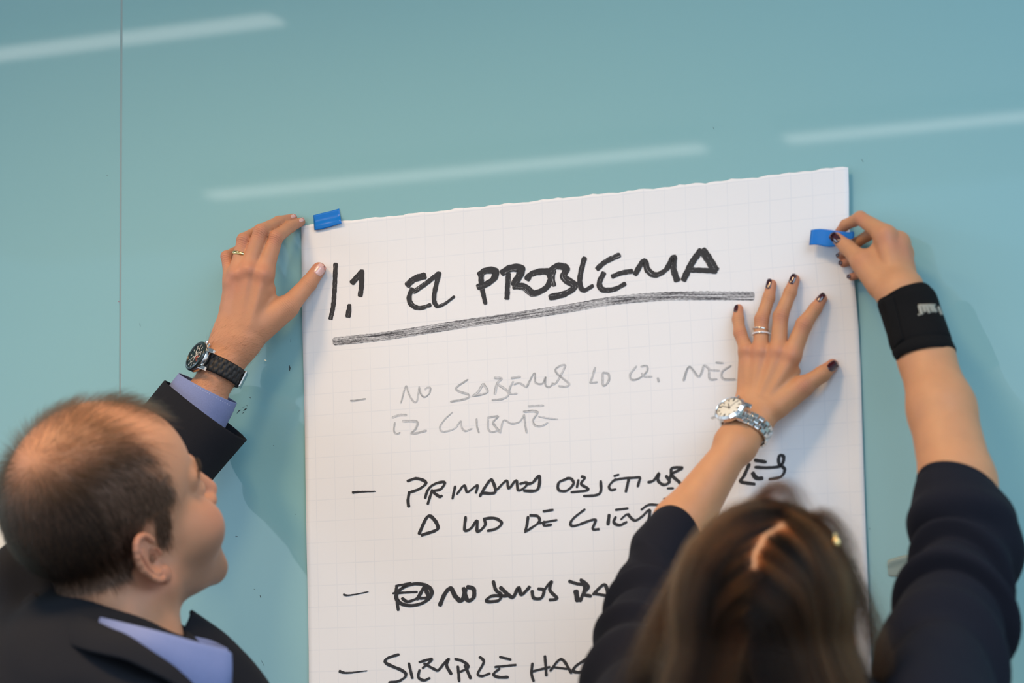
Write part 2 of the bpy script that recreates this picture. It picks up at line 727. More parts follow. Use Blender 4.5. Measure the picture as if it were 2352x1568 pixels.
# marker scuffs left on the glass: thin dabs of ink
def dab(name, pts, w, m_):
    verts, faces = [], []
    P = [px(a, b, WALL_D + 0.0003) for a, b in pts]
    for i, p in enumerate(P):
        t = nrm(P[min(i + 1, len(P) - 1)] - P[max(i - 1, 0)])
        s = np.cross(t, np.array([0, 1.0, 0]))
        ww = w * mpp(p) * (0.35 if i in (0, len(P) - 1) else 1.0)
        verts += [p + s * ww / 2, p - s * ww / 2]
    for i in range(len(P) - 1):
        faces.append((2 * i, 2 * i + 1, 2 * i + 3, 2 * i + 2))
    return mesh_obj(name, verts, faces, m_, wall, smooth=False)


for pts, w in (
    ([(664, 838), (666, 845), (665, 852)], 3.2), ([(668, 778), (667, 786)], 1.4), ([(544, 949), (549, 943), (553, 941)], 2.0),
    ([(559, 943), (564, 939), (567, 937)], 3.0), ([(556, 937), (562, 933)], 1.4), ([(557, 949), (560, 946)], 3.2),
    ([(573, 912), (576, 914)], 3.0), ([(566, 930), (568, 932)], 2.4), ([(553, 999), (558, 997)], 2.4), ([(541, 1231), (546, 1232)], 3.0),
    ([(597, 1367), (599, 1372)], 3.4), ([(492, 744), (494, 748)], 3.2), ([(321, 742), (322, 750)], 2.2), ([(600, 1516), (606, 1528)], 1.4),
    ([(627, 1024), (629, 1022)], 2.6), ([(677, 1180), (679, 1181)], 3.0), ([(1979, 366), (1983, 372)], 2.4), ([(1638, 292), (1640, 297)], 1.8),
    ([(2252, 1084), (2255, 1087)], 2.4), ([(1996, 1213), (1999, 1215)], 3.4), ([(2310, 1503), (2316, 1508)], 2.6), ([(245, 402), (247, 404)], 2.4),
    ([(493, 742), (496, 747)], 1.8), ([(583, 1352), (585, 1353)], 2.0),
):
    dab('marker_scuff', pts, w, scuff)
dab('marker_speck', [(271, 692), (274, 693)], 3.5, scuff_red)

# ------------------------------------------------------------------ ceiling strip lamps, seen mirrored in the glass
lamp_glow, nt, n, l, b = new_mat('lamp_diffuser')
b.inputs['Emission Color'].default_value = (1.0, 0.95, 0.88, 1)
b.inputs['Emission Strength'].default_value = 1.5
lamp_body = mat('lamp_housing', (0.7, 0.7, 0.7), 0.5)


def strip_lamp(x0, x1, y, label):
    e = empty('ceiling_strip_lamp', ((x0 + x1) / 2, y, CEIL_Z))
    tag(e, label, 'ceiling lamp', 'strip lamps mirrored in the glass wall')
    bm = bmesh.new()
    box_bm(bm, (x0 - 0.02, y - 0.06, CEIL_Z - 0.05), (x1 + 0.02, y + 0.06, CEIL_Z))
    h_ = bm_obj('housing', bm, lamp_body, e, smooth=False)
    bm = bmesh.new()
    box_bm(bm, (x0, y - 0.045, CEIL_Z - 0.058), (x1, y + 0.045, CEIL_Z - 0.048))
    bm_obj('diffuser', bm, lamp_glow, e, smooth=False)


strip_lamp(-3.42, -1.75, -2.43, 'lit ceiling strip lamp mirrored at the top left across the panel joint')
strip_lamp(-3.08, -1.42, -4.36, 'lit ceiling strip lamp mirrored above the large paper sheet')
strip_lamp(-1.16, 0.50, -4.36, 'lit ceiling strip lamp mirrored at the right edge of the glass wall')

# ================================================================== THE PAPER SHEET
TILT = 0.015612
CELL = 0.025
I0, I1, J0, J1 = -0.57, 26.66, -0.17, 39.0
RES_J = [0, 1, 2, 3, 5, 6, 7, 9, 12, 14, 16, 40]
RES_X = [-0.5, -1.2, -3.5, -3.0, 1.0, 3.0, 4.0, 3.8, 2.0, 0.8, 0.0, 0.0]


def sst(a, b, x):
    t = np.clip((x - a) / (b - a), 0, 1)
    return t * t * (3 - 2 * t)


def paper_d(i, j):
    d = WALL_D + 0.0012
    d = d + 0.0065 * sst(19, 27, i) * (1 - sst(3.0, 9.0, j))                         # loose top right corner
    d = d + 0.0022 * sst(24.5, 26.7, i) * sst(5, 12, j)
    d = d + 0.0016 * (1 - sst(-0.6, 2.0, i)) * (0.5 + 0.5 * np.sin(j * 0.55))
    d = d + 0.006 * sst(14, 39, j)
    d = d + 0.0010 * (1 + np.sin(i * 0.42 + 0.6 * np.sin(j * 0.3))) * sst(1, 5, j)
    return d


def paper_pt(i, j, extra=0.0):
    X, Z = (i - 13) * CELL, -(j - 10) * CELL
    xs = np.interp(j, RES_J, RES_X) * 0.0005 * np.clip(i / 26.0, 0, 1)
    return np.array([X * math.cos(TILT) - Z * math.sin(TILT) + xs, -(paper_d(i, j) + extra), X * math.sin(TILT) + Z * math.cos(TILT) + 1.7088565])


def paper_ij(P):
    x, z = P[0], P[2] - 1.7088565
    X, Z = x * math.cos(TILT) + z * math.sin(TILT), -x * math.sin(TILT) + z * math.cos(TILT)
    i, j = X / CELL + 13, 10 - Z / CELL
    xs = np.interp(j, RES_J, RES_X) * 0.0005 * np.clip(i / 26.0, 0, 1)
    return i - xs / CELL, j


def on_paper(x, y, extra=0.0003):
    d = WALL_D + 0.002
    for _ in range(4):
        i, j = paper_ij(px(x, y, d))
        d = paper_d(i, j) + extra
    return px(x, y, d)


pm, nt, n, l, b = new_mat('flip_chart_paper')
uvn = n.new('ShaderNodeUVMap')
uvn.uv_map = 'grid'
sp = n.new('ShaderNodeSeparateXYZ')
l.new(uvn.outputs['UV'], sp.inputs[0])
line = []
for ax in 'XY':
    fr = n.new('ShaderNodeMath')
    fr.operation = 'FRACT'
    ad = n.new('ShaderNodeMath')
    ad.operation = 'ADD'
    ad.inputs[1].default_value = 50.5
    l.new(sp.outputs[ax], ad.inputs[0])
    l.new(ad.outputs[0], fr.inputs[0])
    sb = n.new('ShaderNodeMath')
    sb.operation = 'SUBTRACT'
    sb.inputs[1].default_value = 0.5
    l.new(fr.outputs[0], sb.inputs[0])
    ab = n.new('ShaderNodeMath')
    ab.operation = 'ABSOLUTE'
    l.new(sb.outputs[0], ab.inputs[0])
    lt = n.new('ShaderNodeMath')
    lt.operation = 'LESS_THAN'
    lt.inputs[1].default_value = 0.021
    l.new(ab.outputs[0], lt.inputs[0])
    line.append(lt)
mxm = n.new('ShaderNodeMath')
mxm.operation = 'MAXIMUM'
l.new(line[0].outputs[0], mxm.inputs[0])
l.new(line[1].outputs[0], mxm.inputs[1])
nz = n.new('ShaderNodeTexNoise')
nz.inputs['Scale'].default_value = 0.35
l.new(uvn.outputs['UV'], nz.inputs['Vector'])
mul = n.new('ShaderNodeMath')
mul.operation = 'MULTIPLY'
l.new(mxm.outputs[0], mul.inputs[0])
l.new(nz.outputs['Fac'], mul.inputs[1])
mx = n.new('ShaderNodeMix')
mx.data_type = 'RGBA'
mx.inputs['A'].default_value = (0.80, 0.80, 0.805, 1)
mx.inputs['B'].default_value = (0.70, 0.72, 0.75, 1)
l.new(mul.outputs[0], mx.inputs['Factor'])
l.new(mx.outputs['Result'], b.inputs['Base Color'])
b.inputs['Roughness'].default_value = 0.8
b.inputs['Specular IOR Level'].default_value = 0.25

NI, NJ = 110, 150
verts, uvs, faces = [], [], []
for a in range(NJ + 1):
    for c in range(NI + 1):
        i = I0 + (I1 - I0) * c / NI
        top = J0 + 0.05 * i / 26 + 0.035 * math.sin(i * 2.3) * math.sin(i * 5.1) + 0.02 * random.uniform(-1, 1) * (c > 2)
        j = top + (J1 - top) * (a / NJ) ** 1.15
        verts.append(paper_pt(i, j))
        uvs.append((i, j))
for a in range(NJ):
    for c in range(NI):
        q = a * (NI + 1) + c
        faces.append((q, q + NI + 1, q + NI + 2, q + 1))
paper = mesh_obj('pale_sheet', verts, faces, pm)
uvl = paper.data.uv_layers.new(name='grid')
for lp in paper.data.loops:
    uvl.data[lp.index].uv = uvs[lp.vertex_index]
md = paper.modifiers.new('sheet', 'SOLIDIFY')
md.thickness = 0.00018
md.offset = -1
tag(paper, 'large white squared flip chart sheet with handwritten heading and list on glass wall', 'paper sheet')


def ink_mat(name, color, dryness, contrast, base=(0.74, 0.75, 0.77)):
    """felt pen ink: dry streaks along the stroke let the paper show"""
    m, nt, n, l, b = new_mat(name)
    u = n.new('ShaderNodeUVMap')
    u.uv_map = 'stroke'
    mp = n.new('ShaderNodeMapping')
    mp.inputs['Scale'].default_value = (0.35, 1.0, 1.0)
    l.new(u.outputs['UV'], mp.inputs['Vector'])
    nz = n.new('ShaderNodeTexNoise')
    nz.inputs['Scale'].default_value = 900
    nz.inputs['Detail'].default_value = 5
    nz.inputs['Roughness'].default_value = 0.7
    l.new(mp.outputs['Vector'], nz.inputs['Vector'])
    mp2 = n.new('ShaderNodeMapping')
    mp2.inputs['Scale'].default_value = (0.03, 1.0, 1.0)
    l.new(u.outputs['UV'], mp2.inputs['Vector'])
    n2 = n.new('ShaderNodeTexNoise')
    n2.inputs['Scale'].default_value = 700
    n2.inputs['Detail'].default_value = 3
    l.new(mp2.outputs['Vector'], n2.inputs['Vector'])
    av = n.new('ShaderNodeMath')
    av.operation = 'ADD'
    l.new(nz.outputs['Fac'], av.inputs[0])
    l.new(n2.outputs['Fac'], av.inputs[1])
    mr = n.new('ShaderNodeMapRange')
    mr.inputs['From Min'].default_value = 2 * dryness - contrast
    mr.inputs['From Max'].default_value = 2 * dryness + contrast
    l.new(av.outputs[0], mr.inputs['Value'])
    mx = n.new('ShaderNodeMix')
    mx.data_type = 'RGBA'
    mx.inputs['A'].default_value = (*color, 1)
    mx.inputs['B'].default_value = (*base, 1)
    l.new(mr.outputs['Result'], mx.inputs['Factor'])
    l.new(mx.outputs['Result'], b.inputs['Base Color'])
    b.inputs['Roughness'].default_value = 0.65
    return m


INK = ink_mat('felt_pen_ink', (0.022, 0.023, 0.027), 0.70, 0.16)
INK_BROAD = ink_mat('broad_pen_ink', (0.020, 0.021, 0.025), 0.64, 0.14)
INK_DRY = ink_mat('dry_pen_ink', (0.045, 0.046, 0.055), 0.53, 0.20)
INK_FAINT = ink_mat('worn_out_pen_ink', (0.20, 0.215, 0.225), 0.50, 0.30)
_zs = [0]


def lettering(name, mat_, crop, strokes, label=None, words=None):
    i = 0
    for c in (words or [len(strokes)]):
        _lettering(name, mat_, crop, strokes[i:i + c], label)
        i += c


def _lettering(name, mat_, crop, strokes, label=None):
    """all strokes of one written line as one mesh; crop = (x0, y0, scale) of the measuring frame"""
    ox, oy, sc = crop
    verts, faces, uvs = [], [], []
    for st in strokes:
        w, pts = st[0], st[1]
        w0, w1 = (w if isinstance(w, tuple) else (w, w))
        P2 = np.array([(ox + a / sc, oy + c / sc) for a, c in pts], float)
        ln = np.sum(np.linalg.norm(np.diff(P2, axis=0), axis=1))
        nn = max(6, int(ln / 2.5))
        C = catmull(P2, nn) if len(P2) > 2 else np.linspace(P2[0], P2[1], nn)
        T = np.gradient(C, axis=0)
        T /= np.linalg.norm(T, axis=1)[:, None] + 1e-9
        Nn = np.stack([-T[:, 1], T[:, 0]], 1)
        # chisel tip: the line is broadest across the held angle
        f = np.linspace(0, 1, nn)
        pen = np.array([0.80, 0.60])
        br = 0.80 + 0.32 * np.abs(T[:, 0] * pen[1] + T[:, 1] * pen[0]) / np.hypot(*pen)
        W = (w0 + (w1 - w0) * f) / sc * br * (1.2 if name.startswith('heading') else 0.9 if sc == 3.459 else 1.0)
        W *= 1 + 0.05 * np.sin(f * ln * 0.4 + len(verts))
        W *= np.clip(np.minimum(f, 1 - f) * ln / (0.16 * w0 / sc + 0.1), 0.62, 1)
        _zs[0] = (_zs[0] + 1) % 12
        ex = 0.0003 + 0.00002 * _zs[0]
        m = 5
        b0 = len(verts)
        acc = 0.0
        u0 = random.uniform(0, 3)
        for i in range(nn):
            for k in range(m):
                o = (k / (m - 1) - 0.5) * W[i]
                jag = random.uniform(-0.25, 0.25) if k in (0, m - 1) else 0
                q = C[i] + Nn[i] * (o + jag)
                verts.append(on_paper(q[0], q[1], ex))
                uvs.append((u0 + acc * 0.0005, o * 0.0005 + u0))
            if i < nn - 1:
                acc += np.linalg.norm(C[i + 1] - C[i])
        for i in range(nn - 1):
            for k in range(m - 1):
                a = b0 + i * m + k
                faces.append((a, a + m, a + m + 1, a + 1))
    o = mesh_obj(name, verts, faces, mat_, paper, smooth=False)
    uv = o.data.uv_layers.new(name='stroke')
    for lp in o.data.loops:
        uv.data[lp.index].uv = uvs[lp.vertex_index]
    if label:
        o['label'] = label
    return o


C1, C2, C3, C4, C5, C6 = (690, 380, 3.564), (1060, 540, 3.36), (780, 800, 4.356), (1260, 780, 3.563), (760, 1060, 2.94), (760, 1300, 3.459)
lettering('heading_number', INK_BROAD, C1, [
    (30, [(289, 795), (280, 1000), (268, 1150), (245, 1262)]),
    ((24, 42), [(402, 1132), (398, 1180), (388, 1245)]),
    (46, [(415, 968), (505, 868)]), (34, [(502, 850), (500, 980), (488, 1075)])], None, (1, 1, 2))
lettering('heading_word', INK_BROAD, C1, [
    (52, [(866, 988), (930, 930), (1030, 898)]),
    ((34, 30), [(918, 998), (890, 1080), (912, 1140), (980, 1166), (1072, 1138)]),
    (40, [(920, 1040), (1040, 955), (1138, 878)]),
    ((34, 22), [(1140, 868), (1106, 1000), (1094, 1100), (1122, 1150), (1185, 1128), (1264, 1068)])], None)
lettering('heading_word', INK_BROAD, C2, [
    ((36, 24), [(150, 296), (156, 400), (187, 535)]), (46, [(126, 310), (185, 274), (255, 275), (252, 330), (190, 378), (116, 402)]),
    (52, [(302, 298), (370, 257), (450, 255), (452, 300), (396, 392)]), (32, [(362, 288), (356, 400), (350, 498)]),
    (44, [(392, 392), (480, 398), (535, 440), (575, 446), (650, 408), (690, 340), (672, 285), (600, 282), (530, 305), (502, 350)]),
    (46, [(670, 282), (740, 238), (808, 258), (790, 325), (872, 392), (800, 450), (672, 482)]), (26, [(720, 268), (704, 330), (716, 396)]),
    ((34, 30), [(952, 165), (920, 290), (914, 380), (945, 425), (1020, 385)]),
    (40, [(1040, 266), (1110, 205), (1228, 148)]), ((36, 34), [(1102, 282), (1064, 370), (1092, 420), (1180, 416), (1270, 370)]),
    (34, [(1155, 322), (1230, 292), (1325, 276)]),
    (38, [(1335, 310), (1405, 200), (1440, 272), (1500, 306), (1580, 262), (1636, 168), (1636, 260), (1668, 360)]),
    ((42, 48), [(1708, 355), (1780, 210), (1855, 108)]), (50, [(1850, 108), (1900, 175), (1966, 282)]), (34, [(1755, 268), (1850, 270), (1975, 278)])],
    None)
lettering('underline_stroke', INK_DRY, (0, 0, 1), [(20, [(764, 784), (886, 771), (1035, 748), (1179, 727), (1298, 709), (1417, 689), (1536, 680), (1655, 679), (1733, 680)])],
          'broad dry black underline')
lettering('handwritten_word', INK_FAINT, C3, [
    (18, [(105, 522), (160, 520), (262, 504)]),
    (15, [(612, 548), (662, 375), (690, 450), (740, 530), (775, 520), (797, 378)]),
    (16, [(797, 380), (812, 450), (850, 485), (895, 450), (908, 395), (870, 392), (853, 415)]),
    (21, [(1285, 308), (1168, 390), (1200, 430), (1288, 460), (1270, 500), (1106, 532)]),
    (24, [(1322, 478), (1380, 440), (1437, 348)]), (22, [(1437, 348), (1476, 435), (1340, 475)]),
    (24, [(1545, 292), (1618, 300), (1575, 350), (1550, 462)]), (20, [(1575, 350), (1690, 440), (1640, 500), (1522, 516)]),
    (22, [(1712, 297), (1812, 280)]), (17, [(1738, 325), (1700, 400), (1710, 450), (1778, 450)]), (17, [(1740, 360), (1800, 345), (1870, 388)]),
    (19, [(1870, 388), (1946, 248), (1960, 340), (2030, 350), (2060, 285), (2060, 360), (2095, 385), (2145, 345)]),
    (20, [(2120, 352), (2170, 338), (2255, 172), (2180, 188), (2168, 240), (2294, 350), (2260, 380), (2188, 375)])], 'faded grey handwriting', (1, 2, 10))
lettering('handwritten_word', INK_FAINT, C4, [
    (16, [(382, 222), (350, 325), (345, 350), (402, 346)]), (17, [(440, 268), (446, 372), (490, 340), (490, 280), (442, 268)]),
    (16, [(722, 212), (668, 280), (680, 325), (740, 315), (802, 260), (802, 214), (752, 220)]), (15, [(760, 270), (785, 300), (850, 300)]), (18, [(893, 308), (902, 346)]),
    (18, [(1102, 338), (1150, 222), (1230, 300), (1272, 203)]), (16, [(1272, 203), (1312, 240), (1318, 318), (1382, 322)]), (16, [(1366, 185), (1432, 190)]),
    (14, [(1312, 245), (1400, 250)]), (18, [(1495, 208), (1418, 262), (1430, 320), (1530, 322)])], 'faded grey handwriting', (2, 3, 5))
lettering('handwritten_word', INK_FAINT, C3, [
    (24, [(522, 692), (600, 665), (675, 666)]), (16, [(552, 735), (544, 820), (570, 855), (608, 838)]),
    (24, [(625, 726), (772, 732), (760, 800), (722, 852), (872, 820)]),
    (16, [(1132, 635), (1050, 710), (1003, 790), (1040, 830), (1150, 800), (1210, 726), (1222, 790), (1260, 825), (1328, 798)]),
    (16, [(1370, 696), (1375, 780), (1396, 845)]),
    (20, [(1478, 690), (1582, 678), (1538, 730), (1548, 765), (1606, 838)]), (16, [(1485, 700), (1485, 800), (1530, 835), (1605, 808)]),
    (15, [(1605, 848), (1640, 718), (1720, 750), (1800, 730), (1848, 655)]),
    (17, [(1846, 655), (1856, 760), (1872, 845)]), (24, [(1836, 632), (1940, 624), (1988, 640)]),
    (17, [(1985, 640), (1932, 720), (1960, 770), (2020, 775), (2085, 738)]), (14, [(1988, 678), (2080, 695), (2185, 706)]), (22, [(1882, 576), (2045, 570)])],
    'faded grey handwriting', (3, 10))
lettering('handwritten_word', INK, C5, [
    ((20, 8), [(142, 208), (200, 203), (304, 200)]),
    (20, [(530, 198), (521, 260), (526, 308)]), (20, [(512, 132), (580, 113), (642, 140), (600, 182), (530, 208)]),
    (19, [(635, 250), (655, 190), (700, 150), (768, 138), (742, 185), (690, 200), (735, 236), (752, 225)]), (18, [(686, 185), (652, 290)]),
    (17, [(840, 160), (820, 254)]), (17, [(848, 222), (900, 160), (922, 205), (988, 158), (978, 215)]),
    (20, [(1003, 238), (1045, 165), (1085, 122), (1108, 206), (1018, 212)]),
    (18, [(1118, 192), (1185, 128), (1202, 180), (1250, 126), (1266, 192), (1312, 170), (1322, 140), (1272, 150)]),
    (21, [(1318, 150), (1362, 140), (1403, 96), (1408, 150), (1385, 194), (1298, 196)]),
    (18, [(1600, 112), (1540, 140), (1538, 190), (1590, 196), (1638, 150), (1622, 115), (1585, 112)]),
    (16, [(1672, 118), (1660, 178)]), (18, [(1688, 98), (1714, 110), (1690, 150), (1738, 190), (1618, 207)]),
    (19, [(1822, 125), (1822, 200), (1790, 226), (1702, 232)]),
    (17, [(1908, 98), (1948, 85)]), (17, [(1925, 112), (1880, 160), (1890, 190), (1928, 185)]), (17, [(1900, 130), (1960, 114), (2094, 104)]),
    (19, [(2012, 112), (1990, 208)]), (18, [(2090, 104), (2070, 172)])], None, (1, 9, 9))
lettering('handwritten_word', INK, C4, [
    (24, [(808, 1168), (860, 1150), (902, 1092), (895, 1150), (940, 1185), (988, 1162), (958, 1108)]),
    (24, [(980, 1160), (1002, 1100), (1010, 1050), (1095, 1050), (1010, 1100), (1065, 1160), (1085, 1185)]), (18, [(968, 1216), (1025, 1214)]),
    (28, [(1680, 984), (1785, 1000)]), (26, [(1682, 1042), (1800, 1046), (1900, 1030), (1925, 960), (1890, 948), (1885, 1010), (1932, 1060), (1900, 1120), (1800, 1142)]),
    (34, [(1665, 1082), (1700, 1130), (1758, 1132)]), (28, [(1645, 1010), (1600, 1110), (1575, 1160), (1694, 1182)])], None, (3, 4))
lettering('handwritten_word', INK, C5, [
    (23, [(592, 492), (660, 366), (722, 450), (606, 498)]),
    (20, [(910, 366), (904, 460), (945, 450), (985, 398), (990, 472), (1040, 430), (1038, 388)]), (20, [(1026, 386), (1100, 380), (1152, 410), (1120, 450), (1054, 468)]),
    (19, [(1332, 366), (1325, 420), (1312, 470)]), (19, [(1340, 362), (1396, 368), (1402, 410), (1306, 478)]),
    (18, [(1430, 336), (1504, 324)]), (16, [(1402, 416), (1530, 392)]), (18, [(1442, 398), (1440, 430), (1494, 424)]),
    (18, [(1718, 318), (1640, 380), (1618, 420), (1650, 432), (1782, 390), (1768, 452), (1814, 455)]),
    (22, [(1880, 352), (1870, 430)]), (17, [(1918, 326), (2010, 314)]), (20, [(1925, 368), (1910, 410), (1950, 428), (2002, 404)]), (16, [(1955, 392), (2000, 350)]),
    (19, [(2000, 350), (2050, 396), (2100, 370), (2152, 326), (2140, 420)]), (18, [(2092, 326), (2150, 290), (2240, 296)]), (14, [(2243, 252), (2262, 248)])],
    None, (1, 2, 5, 8))
scr = [(16, [(660 + r * 1.0 * math.cos(a + o), 225 + r * 0.60 * math.sin(a + o) - 0.12 * r * math.cos(a + o)) for a in np.linspace(0, 6.6, 22)]) for r, o in ((150, 0.4), (140, 1.5), (132, 2.6), (144, 4.0))]
lettering('handwritten_word', INK, C6, [
    ((20, 9), [(96, 224), (150, 230), (300, 202)])] + scr + [
    (26, [(524, 146), (518, 220), (536, 355)]), (22, [(520, 155), (600, 140), (640, 132)]), (20, [(488, 215), (600, 208), (690, 204)]), (26, [(560, 250), (610, 280), (690, 255)]),
    (34, [(680, 268), (745, 160)]), (34, [(745, 160), (784, 258)]), (26, [(784, 250), (700, 255)]),
    (38, [(862, 318), (905, 220), (950, 175), (990, 240), (1040, 272), (1072, 176)]), (36, [(1052, 165), (1082, 266), (1132, 250), (1132, 180), (1075, 162)]),
    (28, [(1288, 112), (1312, 190), (1352, 225), (1330, 272), (1236, 278), (1280, 236), (1405, 236)]),
    (32, [(1340, 162), (1420, 235), (1452, 240), (1490, 168), (1512, 225), (1560, 185), (1582, 156)]),
    (28, [(1598, 188), (1610, 250), (1670, 252), (1692, 190), (1640, 178)]), (28, [(1690, 196), (1752, 120), (1740, 190), (1796, 255), (1730, 268)]),
    (28, [(1886, 116), (1950, 138), (2015, 160), (1980, 285)]), (42, [(1944, 186), (1962, 285)]),
    (30, [(1978, 102), (2044, 160), (2010, 220), (2072, 238)]), (30, [(2078, 228), (2172, 146), (2206, 240)]), (26, [(2205, 236), (2078, 214)])],
    None, (1, 11, 2, 4, 5))
lettering('handwritten_word', INK, C6, [
    ((26, 9), [(62, 832), (130, 846), (290, 829)]),
    (26, [(545, 698), (450, 730), (440, 770), (570, 830), (594, 870), (540, 912), (456, 924)]),
    (24, [(618, 764), (648, 894)]), (24, [(696, 762), (802, 738), (725, 812)]), (24, [(705, 818), (695, 880), (740, 906), (790, 884)]), (22, [(735, 770), (800, 805), (850, 832)]),
    (26, [(848, 834), (932, 736), (920, 790), (960, 862)]), (24, [(980, 734), (1050, 755), (1092, 800), (1020, 842)]), (24, [(1008, 788), (1020, 920)]), (26, [(1062, 780), (1112, 896)]),
    (24, [(1178, 716), (1214, 760), (1168, 850), (1200, 872), (1268, 848)]),
    (22, [(1336, 718), (1434, 742)]), (22, [(1298, 800), (1475, 782)]), (26, [(1345, 808), (1293, 855), (1330, 880), (1414, 880)]),
    (24, [(1602, 765), (1594, 850), (1612, 918)]), (24, [(1700, 706), (1712, 874)]), (22, [(1586, 838), (1745, 798)]),
    (24, [(1738, 834), (1830, 738), (1914, 852)]), (20, [(1760, 800), (1885, 816)]),
    (28, [(2066, 712), (1950, 790), (1928, 832), (1990, 836), (2055, 758)]), (26, [(2025, 742), (2100, 728)]), (24, [(2036, 792), (2095, 790)]), (26, [(2055, 800), (2105, 845)])],
    None, (1, 13, 9))


# ------------------------------------------------------------------ tapes
def tape_strip(name, label, rows, crop, group=None, extra=None):
    """rows: lists of (x, y, d) across the strip; d None = lying on the paper or the glass"""
    ox, oy, sc = crop
    verts, faces = [], []
    A = []
    for row in rows:
        A.append(np.array([px(ox + a / sc, oy + c / sc, d) for a, c, d in row]))
    m, k = len(rows), len(rows[0])
    B = [catmull(a, 15) for a in A]
    B = np.array(B).transpose(1, 0, 2)
    B = np.array([catmull(q, 12) for q in B])           # 15 x 12
    V = B.reshape(-1, 3)
    for i in range(14):
        for j in range(11):
            q = i * 12 + j
            faces.append((q, q + 1, q + 13, q + 12))
    o = mesh_obj(name, V, faces, MAT['tape_blue'])
    md = o.modifiers.new('tape', 'SOLIDIFY')
    md.thickness = 0.00018
    md.offset = 0
    tag(o, label, 'tape', group)
    return o


CT = (690, 470, 7.84)
dA, dB = WALL_D + 0.0012, WALL_D + 0.0046
tape_strip('tape_strip', 'short blue tape strip holding the top left edge of the paper to the glass', [
    [(234, 190, dA), (390, 150, dA), (550, 112, dA), (697, 70, dA)],
    [(241, 300, dA), (395, 265, dA), (560, 225, dA), (716, 190, dA + 0.0004)],
    [(246, 400, dB), (400, 350, dB + 0.0003), (570, 315, dB), (728, 270, dB + 0.0008)],
    [(252, 460, dB), (390, 440, dB), (560, 390, dB), (742, 333, dB + 0.0012)]], CT)


# ================================================================== PEOPLE
class Frame:
    """measuring frame (x0, y0, scale) of one detail of the photo"""

    def __init__(s, ox, oy, sc):
        s.o = (ox, oy, sc)

    def P(s, x, y, d):
        return px(s.o[0] + x / s.o[2], s.o[1] + y / s.o[2], d)

    def r(s, r, p):
        return r / s.o[2] * mpp(p)

    def caps(s, pts):
        """pts: (x, y, radius, d)"""
        P = [s.P(x, y, d) for x, y, r, d in pts]
        R = [s.r(pts[i][2], P[i]) for i in range(len(pts))]
        return [cap(P[i], P[i + 1], R[i], R[i + 1]) for i in range(len(pts) - 1)]

    def chain(s, pts, k=0.003):
        return Union(k, s.caps(pts))


